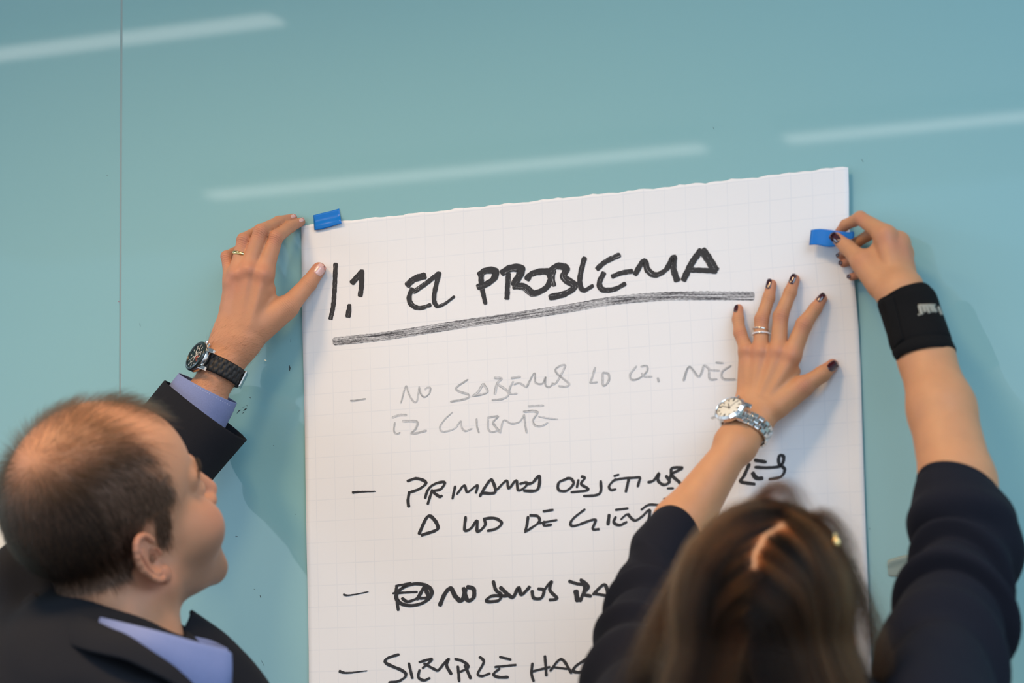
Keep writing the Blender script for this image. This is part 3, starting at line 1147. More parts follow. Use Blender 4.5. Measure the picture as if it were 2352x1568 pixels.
def head_tree():
    both = lambda f: [f(1), f(-1)]
    parts = [ell((0, -0.008, 0.052), (0.077, 0.097, 0.090)), ell((0, 0.030, 0.048), (0.066, 0.066, 0.066)), ell((0, 0.030, -0.022), (0.060, 0.060, 0.072))]
    parts += both(lambda m: cap((m * 0.054, 0.004, -0.048), (m * 0.020, 0.071, -0.086), 0.020, 0.018))
    parts += both(lambda m: ell((m * 0.040, 0.058, -0.026), (0.029, 0.036, 0.036)))
    parts += [ell((0, 0.077, -0.091), (0.020, 0.016, 0.016)), ell((0, 0.030, -0.066), (0.046, 0.052, 0.030)), ell((0, 0.072, -0.052), (0.034, 0.024, 0.030))]
    skull = Union(0.018, parts)
    brow = Union(0.008, both(lambda m: cap((m * 0.044, 0.076, 0.028), (m * 0.010, 0.093, 0.026), 0.010, 0.011)))
    nose = Union(0.006, [cap((0, 0.091, 0.022), (0, 0.108, -0.017), 0.0085, 0.0120)] + both(lambda m: ell((m * 0.013, 0.098, -0.023), (0.0085, 0.012, 0.0085))))
    lips = Union(0.002, [ell((0, 0.0925, -0.0505), (0.023, 0.0085, 0.0065)), ell((0, 0.0905, -0.0615), (0.020, 0.0085, 0.0075))])
    face = Union(0.009, [skull, brow, nose])
    face = Cut(face, [(ell((m * 0.032, 0.100, 0.009), (0.017, 0.013, 0.011)), 0.010) for m in (1, -1)])
    face = Union(0.003, [face, lips] + both(lambda m: ell((m * 0.031, 0.0795, 0.009), (0.0145, 0.0135, 0.0115))))
    face = Cut(face, [(cap((-0.022, 0.101, -0.056), (0.022, 0.101, -0.056), 0.0016), 0.002),
                      (ell((0.006, 0.105, -0.0305), (0.0035, 0.005, 0.004)), 0.002), (ell((-0.006, 0.105, -0.0305), (0.0035, 0.005, 0.004)), 0.002)])
    ears = []
    cuts = []
    for m in (1, -1):
        E = np.array([0.0795, -0.014, -0.003])
        up = nrm([0.10, -0.24, 0.96])
        fw = nrm([-0.42, 0.88, 0.22])
        fw = nrm(fw - up * (fw @ up))
        nn = np.cross(fw, up)
        if nn[0] < 0:
            nn = -nn
        S = np.array([m, 1, 1.0])
        A = lambda a, b, c=0.0: (E + fw * a + up * b + nn * c) * S
        R = np.stack([fw * S, up * S, nn * S], 1)
        ears.append(ell(A(0.000, 0.0, -0.001), (0.0155, 0.028, 0.0042), R))
        hx = []
        for t in np.linspace(math.radians(20), math.radians(262), 15):
            wdt = 0.0165 if math.sin(t) > 0 else 0.0145
            hx.append(A(wdt * math.cos(t), 0.0290 * math.sin(t) + 0.001, 0.0032))
        ears += [cap(hx[i], hx[i + 1], 0.0031 if i < 10 else 0.0027) for i in range(14)]
        ah = [A(0.0078 * math.cos(t) - 0.001, 0.019 * math.sin(t) - 0.001, 0.002) for t in np.linspace(math.radians(80), math.radians(275), 9)]
        ears += [cap(ah[i], ah[i + 1], 0.0024) for i in range(8)]
        ears.append(ell(A(0.0060, -0.0290, 0.0005), (0.0085, 0.0090, 0.0048), R))
        ears.append(cap(A(0.0135, -0.008, 0.002), A(0.012, -0.001, 0.004), 0.0038))
        cuts.append((ell(A(0.0050, -0.0050, 0.0055), (0.0098, 0.0135, 0.0085), R), 0.002))
        cuts.append((ell(A(0.0065, -0.0075, -0.002), (0.0035, 0.0045, 0.008), R), 0.002))
        cuts.append((ell(A(-0.0105, 0.004, 0.0060), (0.0026, 0.018, 0.0046), R), 0.0015))
        cuts.append((ell(A(0.004, 0.020, 0.0050), (0.0065, 0.0040, 0.0032), R), 0.002))
    ear = Cut(Union(0.0022, ears), cuts)
    return Union(0.005, [face, ear])


def attrs_from(pos, pts):
    v = np.zeros(len(pos))
    for p, r, a in pts:
        d = np.linalg.norm(pos - p, axis=1)
        v = np.maximum(v, a * np.exp(-(d / r) ** 2))
    return v


def crease_attrs(pos, joints):
    """joints: (point, direction along the finger, reach, strength)"""
    k = np.zeros(len(pos))
    c = np.zeros(len(pos))
    for p, a, r, st in joints:
        v = pos - p
        w = st * np.exp(-(np.linalg.norm(v, axis=1) / r) ** 2)
        m = w > k
        k[m] = w[m]
        c[m] = (v[m] @ nrm(a)) * 1000.0
    return k, c


def finger_joints(H, D, lift):
    out = []
    for f, v in D.items():
        P = [H.P(x, y, d) for x, y, r, d in v]
        out.append((P[1] + lift * TO_CAM, P[2] - P[0], 0.0095, 1.0))
        out.append((P[2] + lift * 0.8 * TO_CAM, P[3] - P[1], 0.0065, 0.8))
    return out


def tile_box(pts, pad):
    P = np.array(pts)
    return P.min(0) - pad, P.max(0) + pad


# ------------------------------------------------------------------ the man: pose
MAN_R = np.array([[0.87329084, 0.48700102, -0.01389643], [-0.3976588, 0.69602291, -0.59784579], [-0.28147928, 0.52761929, 0.80149067]])
MAN_C = np.array([-0.3080468, -0.46103511, 1.5769756])
ML = Frame(380, 440, 3.2)
LIFT = 0.0
fin = {
    'index': [(715, 600, 78, .066), (812, 335, 53, .059), (915, 258, 44, .032), (996, 222, 33, .0150)],
    'middle': [(612, 570, 76, .073), (702, 290, 53, .068), (832, 222, 42, .038), (938, 193, 32, .0165)],
    'ring': [(535, 600, 70, .075), (574, 352, 48, .071), (690, 285, 42, .040), (800, 245, 34, .018)],
    'pinky': [(492, 660, 60, .070), (448, 475, 40, .066), (545, 425, 36, .040), (630, 390, 30, .020)],
    'thumb': [(700, 980, 100, .062), (905, 840, 78, .048), (1050, 678, 60, .028), (1128, 570, 52, .0190)],
}
ml_tendons = []
for (xa, ya, da), f_ in (((455, 950, .068), 'pinky'), ((500, 960, .073), 'ring'), ((555, 970, .075), 'middle'), ((620, 980, .073), 'index')):
    A_, B_ = ML.P(xa, ya, da + .0100), ML.P(fin[f_][0][0], fin[f_][0][1] + 30, fin[f_][0][3] + .0098)
    ml_tendons.append(cap(A_, B_, 0.0020, 0.0036))
    ml_tendons.append(ell(ML.P(fin[f_][0][0], fin[f_][0][1], fin[f_][0][3] + .0095), (0.0065, 0.0065, 0.0058)))
man_palm = Union(0.008, ml_tendons + ML.caps([(455, 990, 82, .068), (495, 660, 62, .068)]) + ML.caps([(490, 1020, 90, .073), (538, 610, 72, .072)])
                 + ML.caps([(550, 1050, 92, .075), (614, 585, 80, .071)]) + ML.caps([(610, 1070, 90, .073), (712, 615, 80, .066)])
                 + ML.caps([(620, 1080, 98, .064), (860, 870, 82, .050)]) + ML.caps([(570, 1060, 105, .060), (590, 800, 100, .056)])
                 + ML.caps([(760, 900, 60, .050), (760, 720, 50, .058)]))
man_arm = Union(0.012, ML.caps([(470, 1040, 98, .072), (432, 1115, 98, .076), (365, 1275, 96, .084)]) + ML.caps([(575, 1090, 100, .068), (545, 1158, 100, .074), (445, 1325, 98, .082)]))
fore = [cap(ML.P(405, 1310, .083), px(452, 948, .092), 0.019, 0.029), cap(px(452, 948, .092), px(350, 1090, .150), 0.029, 0.036), cap(px(350, 1090, .150), px(100, 1405, .415), 0.038, 0.044)]
man_hand = Fan(Union(0.014, [man_palm, man_arm] + fore), [ML.chain(fin[k]) for k in ('index', 'middle', 'ring', 'pinky', 'thumb')], 0.009)
man_neck = cap(MAN_C + MAN_R @ np.array([0, -0.020, -0.030]), px(288, 1510, .455), 0.057, 0.062)
neck_low = px(280, 1540, .46)
# the hidden trunk under the jacket, down to the hips
hipm = np.array([neck_low[0] - 0.04, neck_low[1] + 0.0, 0.92])
man_trunk = Union(0.03, [cap(px(100, 1405, .415), neck_low - (0, 0, 0.07), 0.044, 0.058), cap(px(330, 1800, .565), neck_low - (0, 0, 0.08), 0.044, 0.056),
                         cap(neck_low - (0, 0, .16), hipm, 0.125, 0.115), cap(px(330, 1800, .565), px(400, 1790, .565) + np.array([0.06, -0.02, -0.25]), 0.042, 0.036)])
man_node = Union(0.02, [man_hand, Union(0.03, [man_trunk, man_neck]), Place(MAN_R, MAN_C, head_tree())])


def man_follicle(L):
    """cropped hair and shaved beard on the head, in head coordinates (right, front, up)"""
    x, y, z = L[:, 0], L[:, 1], L[:, 2]
    a = np.abs(x)
    n1 = np.sin(x * 310 + 1.3 * np.sin(y * 190)) * np.sin(z * 270 + y * 230) * 0.004
    low = np.interp(y + n1 * 0.6, [-0.07, -0.050, -0.036, -0.026, -0.014, 0.0, 0.03], [-0.120, -0.082, -0.045, -0.018, 0.020, 0.030, 0.026])
    side = sst(0.050, 0.036, y + n1 - 0.16 * np.clip(z - 0.05, 0, 1)) * sst(-0.004, 0.008, z - low)
    behind_ear = sst(1.20, 1.09, np.linalg.norm((L - np.array([0, -0.008, 0.052])) / np.array([0.080, 0.100, 0.093]), axis=1))
    burn = sst(0.006, 0.012, y) * sst(0.034, 0.026, y + 0.35 * np.clip(0.01 - z, 0, 1)) * sst(-0.022, -0.008, z + n1) * (a > 0.055) * (z < 0.03)
    top = sst(0.098, 0.125, z) * sst(-0.075, -0.05, y)
    crown = np.exp(-((y + 0.062) ** 2 + (x) ** 2) / 0.034 ** 2) * (z > 0.05)
    temple = sst(0.004, 0.03, y + n1) * sst(0.086, 0.108, z)
    front = sst(0.018, 0.052, y + n1 * 2) * (z > 0.06)
    v = np.maximum(side * behind_ear, burn)
    v = v * (1 - 0.62 * top) * (1 - 0.75 * crown) * (1 - 0.75 * temple) * (1 - front)
    v = v * np.where((a > 0.0785) & (z < 0.034) & (y < 0.012) & (y > -0.036), 0, 1)
    tuft = 0.5 * np.exp(-((y - 0.055) / 0.03) ** 2 - (x / 0.025) ** 2) * (z > 0.09)
    return np.clip(np.maximum(v, tuft), 0, 1)


def build_man():
    P = [px(380, 500, 0.0), px(760, 480, 0.0), px(0, 1000, .6), px(0, 1600, .7), px(700, 1600, .2), hipm - (0.15, 0.15, 0.1), px(600, 1700, .75)]
    lo, hi = tile_box(P, 0.08)
    pos, q = sdf_mesh(man_node, lo, hi, VOX)
    L = (pos - MAN_C) @ MAN_R
    headm = (np.linalg.norm(L / np.array([0.11, 0.14, 0.17]), axis=1) < 1.1)
    fl = []
    for k, v in fin.items():
        tip = ML.P(*v[3][:2], v[3][3])
        fl.append((tip, 0.013, 0.55))
        if k != 'thumb':
            fl.append((ML.P(v[0][0], v[0][1], v[0][3] + .02), 0.018, 0.45))
            fl.append((ML.P(v[1][0], v[1][1], v[1][3] + .01), 0.011, 0.5))
    for p in ((0, 0.118, -0.018), (0.085, -0.012, 0.0), (0.075, -0.01, -0.03), (0.05, 0.075, -0.02), (0.08, -0.02, 0.02)):
        fl.append((MAN_C + MAN_R @ np.array(p), 0.022, 0.55))
    kk, cc = crease_attrs(pos, finger_joints(ML, fin, 0.009))
    fol = np.where(headm, man_follicle(L) * 0.8, 0)
    beard = np.where(headm & (L[:, 1] > 0.0), 0.48 * sst(-0.022, -0.045, L[:, 2] + 0.25 * (0.09 - L[:, 1]) * (np.abs(L[:, 0]) < 0.03)) * sst(-0.0, 0.02, L[:, 1]) * sst(-0.125, -0.105, L[:, 2]), 0)
    o = fast_mesh('person', pos, q, MAT['skin_man'], None, {'flush': attrs_from(pos, fl), 'follicle': np.maximum(fol, beard), 'knuckle': kk, 'crease': cc})
    tag(o, 'balding man in dark suit and blue shirt, arm raised to the paper corner', 'person', 'people putting up the paper')
    return o, pos, q, L, headm


man, man_pos, man_q, man_L, man_head = build_man()
man_nor = vert_normals(man_pos, man_q)

# ------------------------------------------------------------------ the woman: pose
WL = Frame(1600, 600, 3.4075)
wl = {
    'pinky': [(390, 690, 56, .034), (340, 560, 50, .028), (325, 455, 45, .022), (328, 373, 39, .0166)],
    'ring': [(503, 700, 64, .037), (508, 455, 55, .030), (565, 285, 47, .022), (587, 180, 40, .0180)],
    'middle': [(640, 700, 68, .038), (657, 430, 59, .031), (732, 245, 49, .023), (768, 142, 42, .0192)],
    'index': [(745, 728, 74, .037), (840, 495, 64, .031), (928, 372, 49, .023), (982, 293, 41, .0188)],
    'thumb': [(640, 1130, 92, .046), (842, 975, 74, .037), (985, 880, 63, .028), (1064, 812, 49, .0172)],
}
wl_tendons = []
for (xa, ya, da), f_ in (((395, 1010, .042), 'pinky'), ((440, 1030, .047), 'ring'), ((500, 1040, .049), 'middle'), ((560, 1060, .048), 'index')):
    A_, B_ = WL.P(xa, ya, da + .0072), WL.P(wl[f_][0][0], wl[f_][0][1] + 30, wl[f_][0][3] + .0068)
    wl_tendons.append(cap(A_, B_, 0.0018, 0.0032))
    wl_tendons.append(ell(WL.P(wl[f_][0][0], wl[f_][0][1], wl[f_][0][3] + .0062), (0.0055, 0.0055, 0.0050)))
wl_palm = Union(0.006, wl_tendons + WL.caps([(378, 1070, 68, .042), (387, 730, 58, .034)]) + WL.caps([(435, 1100, 76, .046), (505, 715, 68, .037)])
                + WL.caps([(500, 1120, 78, .048), (638, 715, 70, .038)]) + WL.caps([(560, 1140, 78, .047), (738, 745, 74, .037)])
                + WL.caps([(600, 1150, 84, .044), (820, 985, 76, .037)]) + WL.caps([(560, 1000, 90, .036), (560, 800, 80, .030)])
                + WL.caps([(715, 960, 66, .034), (780, 860, 36, .030)]))
WF = Frame(0, 0, 1.0)
wl_arm = Union(0.012, WL.caps([(385, 1130, 88, .050), (360, 1215, 92, .058), (250, 1400, 110, .080)]) + WL.caps([(520, 1190, 92, .046), (490, 1260, 96, .054), (360, 1460, 112, .078)])
               + [cap(WL.P(310, 1430, .080), px(1565, 1205, .13), 0.0175, 0.0295), cap(px(1565, 1205, .13), px(1500, 1350, .178), 0.0295, 0.034), cap(px(1500, 1350, .178), px(1470, 1480, .255), 0.034, 0.031),
                  cap(px(1470, 1480, .255), px(1480, 1780, .42), 0.031, 0.034)])
wl_node = Fan(Union(0.012, [wl_palm, wl_arm]), [WL.chain(wl[k]) for k in ('pinky', 'ring', 'middle', 'index', 'thumb')], 0.007)

WR = Frame(1820, 440, 3.7325)
wr = {
    'thumb': [(760, 790, 125, .078), (600, 600, 90, .064), (470, 478, 66, .052), (376, 396, 50, .0455)],
    'index': [(800, 372, 88, .066), (582, 226, 58, .046), (455, 285, 46, .032), (398, 350, 38, .027)],
    'middle': [(915, 428, 84, .054), (700, 345, 52, .031), (545, 440, 44, .024), (415, 548, 35, .0208)],
    'ring': [(950, 525, 78, .044), (770, 470, 50, .024), (590, 560, 43, .022), (440, 615, 36, .0200)],
    'pinky': [(960, 610, 70, .038), (805, 625, 45, .022), (650, 690, 39, .021), (510, 730, 33, .0190)],
}
wr_palm = Union(0.010, WR.caps([(895, 830, 92, .082), (800, 392, 88, .066)]) + WR.caps([(955, 825, 90, .076), (915, 445, 84, .054)])
                + WR.caps([(1000, 805, 84, .066), (950, 540, 78, .044)]) + WR.caps([(820, 850, 108, .082), (610, 610, 92, .066)])
                + WR.caps([(880, 700, 118, .064), (850, 560, 110, .056)]) + WR.caps([(700, 620, 70, .062), (720, 500, 56, .060)]))
wr_arm = Union(0.012, WR.caps([(880, 850, 118, .086), (872, 900, 118, .090)]) + WR.caps([(990, 815, 112, .078), (1000, 860, 112, .082)])
               + [cap(WR.P(935, 870, .088), px(2127, 820, .100), WR.r(190, px(2100, 700, .09)), 0.0275), cap(px(2127, 820, .100), px(2163, 940, .125), 0.0275, 0.0335),
                  cap(px(2163, 940, .125), px(2200, 1110, .165), 0.0335, 0.0370), cap(px(2200, 1110, .165), px(2215, 1230, .19), 0.0370, 0.038), cap(px(2215, 1230, .19), px(2190, 1420, .26), 0.038, 0.038), cap(px(2190, 1420, .26), px(2165, 1700, .42), 0.038, 0.046)])
wr_node = Fan(Union(0.012, [wr_palm, wr_arm]), [WR.chain(wr[k]) for k in ('thumb', 'index', 'middle', 'ring', 'pinky')], 0.008)

cam2w = np.stack([RT, UP, -FW], 1)
_F = nrm([0.26, 0.62, -0.74])
_U = np.array([-0.10, 0.72, 0.68])
_U = nrm(_U - _F * (_U @ _F))
WOM_R = cam2w @ np.stack([np.cross(_F, _U), _F, _U], 1)
WOM_C = px(1772, 1440, .43)
WS = 0.95
nlw = px(1800, 1760, .45)
hipw = np.array([nlw[0], nlw[1] + 0.05, 0.92])
wom_trunk = Union(0.03, [cap(WOM_C + WOM_R @ np.array([0, -0.02, -0.035]), nlw, 0.048, 0.055), cap(px(1470, 1780, .42), nlw - (0, 0, .06), 0.046, 0.052),
                         cap(px(2165, 1760, .42), nlw - (0, 0, .06), 0.046, 0.052), cap(nlw - (0, 0, .16), hipw, 0.11, 0.115)])
wom_node = Union(0.015, [wl_node, wr_node, wom_trunk, Place(WOM_R, WOM_C, head_tree(), 0.89)])


def build_woman():
    P = [px(1380, 600, .0), px(2352, 400, .0), px(1400, 1800, .6), px(2300, 1800, .6), hipw - (.12, .12, .12), hipw + (.12, .1, 0)]
    lo, hi = tile_box(P, 0.06)
    pos, q = sdf_mesh(wom_node, lo, hi, VOX)
    fl = []
    kk, cc = crease_attrs(pos, finger_joints(WL, wl, 0.008) + finger_joints(WR, {'thumb': wr['thumb']}, 0.008))
    for H, D in ((WL, wl), (WR, wr)):
        for k, v in D.items():
            fl.append((H.P(v[3][0], v[3][1], v[3][3]), 0.012, 0.6))
            if k != 'thumb':
                fl.append((H.P(v[0][0], v[0][1], v[0][3] + .02), 0.015, 0.55))
            fl.append((H.P(v[1][0], v[1][1], v[1][3] + .01), 0.009, 0.45))
    o = fast_mesh('person', pos, q, MAT['skin_woman'], None, {'flush': attrs_from(pos, fl), 'follicle': np.zeros(len(pos)), 'knuckle': kk, 'crease': cc})
    tag(o, 'woman in navy blouse with long brown hair, both hands on the paper', 'person', 'people putting up the paper')
    return o, pos, q


woman, wom_pos, wom_q = build_woman()
wom_nor = vert_normals(wom_pos, wom_q)


from mathutils.bvhtree import BVHTree

# ------------------------------------------------------------------ hair: strands rooted on the head
def strands(name, paths, radius, mat_, parent, tip=0.35, tone=None):
    """paths: array (strands, points, 3)"""
    N, K = paths.shape[:2]
    hc = bpy.data.hair_curves.new(name)
    hc.add_curves([K] * N)
    hc.points.foreach_set('position', paths.astype(np.float32).ravel())
    rad = np.linspace(1, tip, K)[None, :] * np.asarray(radius).reshape(-1, 1) * np.ones((N, 1))
    at = hc.attributes.get('radius') or hc.attributes.new('radius', 'FLOAT', 'POINT')
    at.data.foreach_set('value', rad.astype(np.float32).ravel())
    if tone is not None:
        ta = hc.attributes.new('tone', 'FLOAT', 'CURVE')
        ta.data.foreach_set('value', np.clip(tone, 0, 1).astype(np.float32))
    hc.materials.append(mat_)
    o = bpy.data.objects.new(name, hc)
    return link(o, parent)


def unit(v):
    return v / (np.linalg.norm(v, axis=1)[:, None] + 1e-12)


# the man's cropped hair
def man_hair():
    L, P, Nn = man_L, man_pos, man_nor @ MAN_R
    dens = np.where(man_head, man_follicle(L), 0)
    dens = np.where(dens < 0.03, 0, dens)
    N = 46000
    idx = rng.choice(len(P), N, p=dens / dens.sum())
    n = Nn[idx]
    x = L[idx] + rng.normal(0, VOX * 0.6, (N, 3))
    a = x[:, 2]
    # growth direction in head coordinates: forward on top, down and back at the sides, down at the nape
    crown = np.array([0.012, -0.060, 0.125])
    away = x - crown
    flow = unit(away) + np.stack([0 * a, np.where(x[:, 1] > -0.03, -0.75, 0.0) * sst(0.10, 0.05, a), -0.9 * sst(0.12, 0.06, a)], 1)
    flow = flow + rng.normal(0, 0.16, (N, 3))
    flow = unit(flow - n * np.sum(flow * n, 1)[:, None])
    top = sst(0.085, 0.12, a)
    ln = (0.0085 + 0.012 * top + 0.006 * (x[:, 1] < -0.04)) * rng.uniform(0.6, 1.25, N)
    tuft = (x[:, 1] > 0.03) & (a > 0.09)
    ln = np.where(tuft, 0.026 * rng.uniform(0.5, 1.2, N), ln)
    lift = (0.30 + 0.1 * rng.normal(0, 1, N)) * (0.35 + 0.65 * sst(-0.02, 0.03, a)) + 0.25 * top
    ln = ln * (0.55 + 0.45 * sst(-0.05, 0.02, a))
    K = 5
    t = np.linspace(0, 1, K)
    path = x[:, None, :] + ln[:, None, None] * (flow[:, None, :] * t[None, :, None] + n[:, None, :] * (lift[:, None] * (t - 0.35 * t * t)[None, :])[:, :, None])
    path[:, 0] -= n * 0.0006
    W = path @ MAN_R.T + MAN_C
    hr = strands('hair', W, 0.00008, MAT['hair_man'], man, tone=rng.uniform(0, 1, N) * 0.7 + 0.5 * top)
    hr['label'] = 'short cropped brown hair, thin on top'
    # eyebrows
    m = 900
    s_ = rng.choice([-1, 1], m)
    u = rng.uniform(0, 1, m)
    e = np.stack([s_ * (0.014 + 0.036 * u), 0.0985 - 0.020 * u ** 2, 0.0275 + 0.006 * np.sin(u * 2.6) + rng.normal(0, 0.0016, m)], 1)
    d = np.stack([s_ * 1.0, -0.5 * u, 0.25 - 0.5 * u], 1)
    eb = e[:, None] + unit(d)[:, None] * np.linspace(0, 0.010, 4)[None, :, None]
    eb[:, :, 1] += 0.003
    strands('eyebrows', eb @ MAN_R.T + MAN_C, 0.00005, MAT['hair_man'], man)


man_hair()


def arm_hair():
    A, B = ML.P(470, 1000, .09), ML.P(400, 1330, .11)
    t = (man_pos - A) @ (B - A) / ((B - A) @ (B - A))
    dist = np.linalg.norm(man_pos - (A + np.clip(t, 0, 1)[:, None] * (B - A)), axis=1)
    w = ((t > -0.3) & (t < 1.3) & (dist < 0.05)).astype(float)
    w *= sst(-0.3, 0.4, t) * np.clip(man_nor @ TO_CAM + 0.5, 0, 1)
    N = 1500
    idx = rng.choice(len(man_pos), N, p=w / w.sum())
    n = man_nor[idx]
    ax = nrm(A - B)
    side = np.cross(n, ax)
    d = unit(0.25 * ax + 1.0 * side * -1 + rng.normal(0, 0.35, (N, 3)))
    d = unit(d - n * np.sum(d * n, 1)[:, None])
    ln = rng.uniform(0.005, 0.013, N)
    tt = np.linspace(0, 1, 5)
    p = man_pos[idx] + rng.normal(0, VOX * 0.3, (N, 3))
    path = p[:, None] + ln[:, None, None] * (d[:, None] * tt[None, :, None] + n[:, None] * (0.35 * tt - 0.25 * tt ** 2)[None, :, None] + ax[None, None] * (0.3 * tt ** 2)[None, :, None])
    strands('arm_hair', path, 0.000032, MAT['hair_arm'], man)


arm_hair()


# the woman's long hair: combed from the parting over the head, then hanging
BVW = BVHTree.FromPolygons([tuple(p) for p in wom_pos], [tuple(f) for f in wom_q])


def woman_hair():
    C0 = np.array([0, -0.007, 0.047])
    RAD = np.array([0.0745, 0.0945, 0.0880])
    gl = WOM_R.T @ np.array([0, 0, -1.0])          # straight down, in head coordinates
    N = 42000
    v = rng.normal(size=(N * 4, 3))
    v = v / np.linalg.norm(v, axis=1)[:, None]
    v = v[(v[:, 2] > -0.5) & (v[:, 1] < 0.70)][:N]
    N = len(v)
    k = N // 3                                       # denser beside the parting
    v[:k, 0] = rng.choice([-1, 1], k) * np.abs(rng.normal(0, 0.2, k))
    th = rng.uniform(-1.1, 0.80, k)
    s_ = np.sqrt(np.clip(1 - v[:k, 0] ** 2, 0, 1))
    v[:k, 1], v[:k, 2] = np.sin(th) * s_, np.cos(th) * s_
    x = C0 + v * RAD
    part = 0.003 + 0.009 * np.tanh((x[:, 1] + 0.008) * 80) + 0.0012 * np.sin(x[:, 1] * 210)
    sgn = np.where(x[:, 0] > part, 1.0, -1.0)
    # behind the crown the two sides close
    wob = rng.uniform(-1, 1, N)
    sgn = np.where(((x[:, 1] < -0.05) | (x[:, 1] > 0.020)) & (np.abs(x[:, 0] - part) < 0.020), np.sign(wob + 1e-6), sgn)
    gap = np.abs(x[:, 0] - part)
    keep = (gap > 0.0008 + 0.0013 * rng.uniform(0, 1, N) * (x[:, 1] > -0.03)) | (x[:, 1] < -0.05) | (x[:, 1] > 0.022)
    x, sgn, gap = x[keep], sgn[keep], gap[keep]
    N = len(x)
    K = 40
    lay = rng.uniform(0.0, 1.0, N) ** 0.8
    ang = np.arctan2(x[:, 1], x[:, 2] - 0.02)
    cl = 0.9 * np.sin(ang * 13 + sgn * 1.3 + 2.0 * np.sin(ang * 5)) + 0.9 * np.sin(ang * 33 + sgn + 60 * gap)
    cl = cl + rng.normal(0, 0.18, N)
    step = rng.uniform(0.0095, 0.0135, N)
    front = sst(0.0, 0.06, x[:, 1]) * np.where(sgn < 0, 0.085, 0.0)
    bw = BVW
    r0 = np.ones(N)
    Cw = WOM_R @ C0 + WOM_C
    for i in range(N):                               # seat every root on the scalp itself
        dv = WOM_R @ (x[i] - C0)
        hh = bw.ray_cast(Vector(Cw), Vector(dv), 0.2)
        if hh[0] is not None:
            k_ = (hh[3] + 0.0003) / np.linalg.norm(dv)
            x[i] = C0 + (x[i] - C0) * k_
            r0[i] = k_ * np.linalg.norm((x[i] - C0) / k_ / RAD)
    stray = (rng.uniform(0, 1, N) < 0.035).astype(float)
    paths = np.zeros((N, K, 3))
    p = x.copy()
    jit = rng.normal(0, 0.026, (N, 3)) * (1 + 3.0 * stray[:, None])
    for i in range(K):
        q = (p - C0) / RAD
        r = np.linalg.norm(q, axis=1)
        n = unit(q / RAD)
        paths[:, i] = p
        g = i / K
        side = np.stack([sgn * 1.0, -0.50 + 0 * sgn, 0.0 * sgn], 1)
        f = side * max(0.0, 1 - g * 3.0) + gl[None] * min(1.0, 0.22 + g * 2.0) + jit
        f = f + 0.13 * cl[:, None] * np.array([0.0, 0.9, 0.5])[None] * max(0, 1 - g * 1.6)
        inner = np.sum(f * n, 1)
        tang = unit(f - n * inner[:, None])
        under = (p - C0) @ gl                        # how far below the middle of the head
        on = sst(0.050, 0.005, under)[:, None]
        hangd = unit(gl[None] + 0.32 * np.stack([sgn, 0 * sgn, 0 * sgn], 1) + 0.6 * jit + 0.03 * cl[:, None] * np.array([1.0, 0.2, 0])[None])
        d = unit(tang * on + hangd * (1 - on))
        p = p + d * step[:, None]
        q = (p - C0) / RAD
        r = np.linalg.norm(q, axis=1)
        wk = min(1.0, g * 3.2)
        want = (1 - wk) * (r0 + 0.012) + wk * (1.0 + 0.022 + 0.075 * lay + 0.026 * cl + 0.10 * stray + front)
        tgt = np.where(r < want, 1.0, on[:, 0] * 0.8)
        p = C0 + (p - C0) * (1 + tgt * (want / r - 1))[:, None]
    W = paths @ WOM_R.T + WOM_C
    hr = strands('hair', W, 0.00006 * rng.uniform(0.7, 1.35, N), MAT['hair_woman'], woman, tip=0.6, tone=0.27 + 0.38 * cl + rng.normal(0, 0.10, N))
    hr['label'] = 'long brown hair with a centre parting'
    # loose locks standing off the head
    for pts, n_, sp in (
        ([(1722, 1172, .47), (1762, 1130, .475), (1806, 1128, .48), (1834, 1170, .48), (1838, 1225, .485)], 260, 0.0060),
        ([(1748, 1150, .47), (1782, 1112, .475), (1822, 1126, .48), (1842, 1180, .48)], 70, 0.0050),
        ([(1832, 1226, .48), (1860, 1190, .475), (1902, 1192, .47), (1936, 1236, .47), (1954, 1300, .475)], 300, 0.0050),
        ([(1850, 1200, .475), (1890, 1172, .47), (1930, 1206, .47), (1958, 1270, .475)], 60, 0.0040),
        ([(1946, 1290, .46), (1978, 1370, .455), (2004, 1450, .45), (2024, 1540, .44), (2030, 1640, .43)], 420, 0.0085),
        ([(1960, 1330, .45), (2000, 1420, .445), (2026, 1500, .44), (2044, 1590, .43)], 70, 0.0050),
        ([(1560, 1330, .47), (1524, 1410, .465), (1490, 1490, .46), (1466, 1570, .45), (1450, 1660, .44)], 420, 0.0085),
        ([(1600, 1250, .47), (1556, 1330, .47), (1520, 1410, .465), (1488, 1500, .46)], 240, 0.0070),
    ):
        base = catmull([px(*p) for p in pts], 24)
        off = rng.normal(0, sp, (n_, 1, 3))
        w_ = np.linspace(0.5, 1.25, 24)[None, :, None]
        st = base[None] + off * w_ + np.cumsum(rng.normal(0, 0.00028, (n_, 24, 3)), axis=1)
        strands('loose_lock', st, 0.00006, MAT['hair_woman'], woman, tip=0.5, tone=rng.uniform(0.0, 0.40, n_))


woman_hair()

# ------------------------------------------------------------------ clothing of the man
def creases(cs):
    """soft folds round a sleeve: (position, tilt, phase, height, width)"""
    def f(s, ph):
        r = np.zeros_like(ph)
        for s0, tilt, p0, h_, w_ in cs:
            u = (s - s0 - tilt * np.cos(ph - p0)) / w_
            r = r + h_ * (np.exp(-u * u) - 0.8 * np.exp(-((u - 1.7) / 0.8) ** 2))
        return r
    return f


jacket = empty('suit_jacket', (0, 0, 0))
bpy.data.objects.remove(jacket)

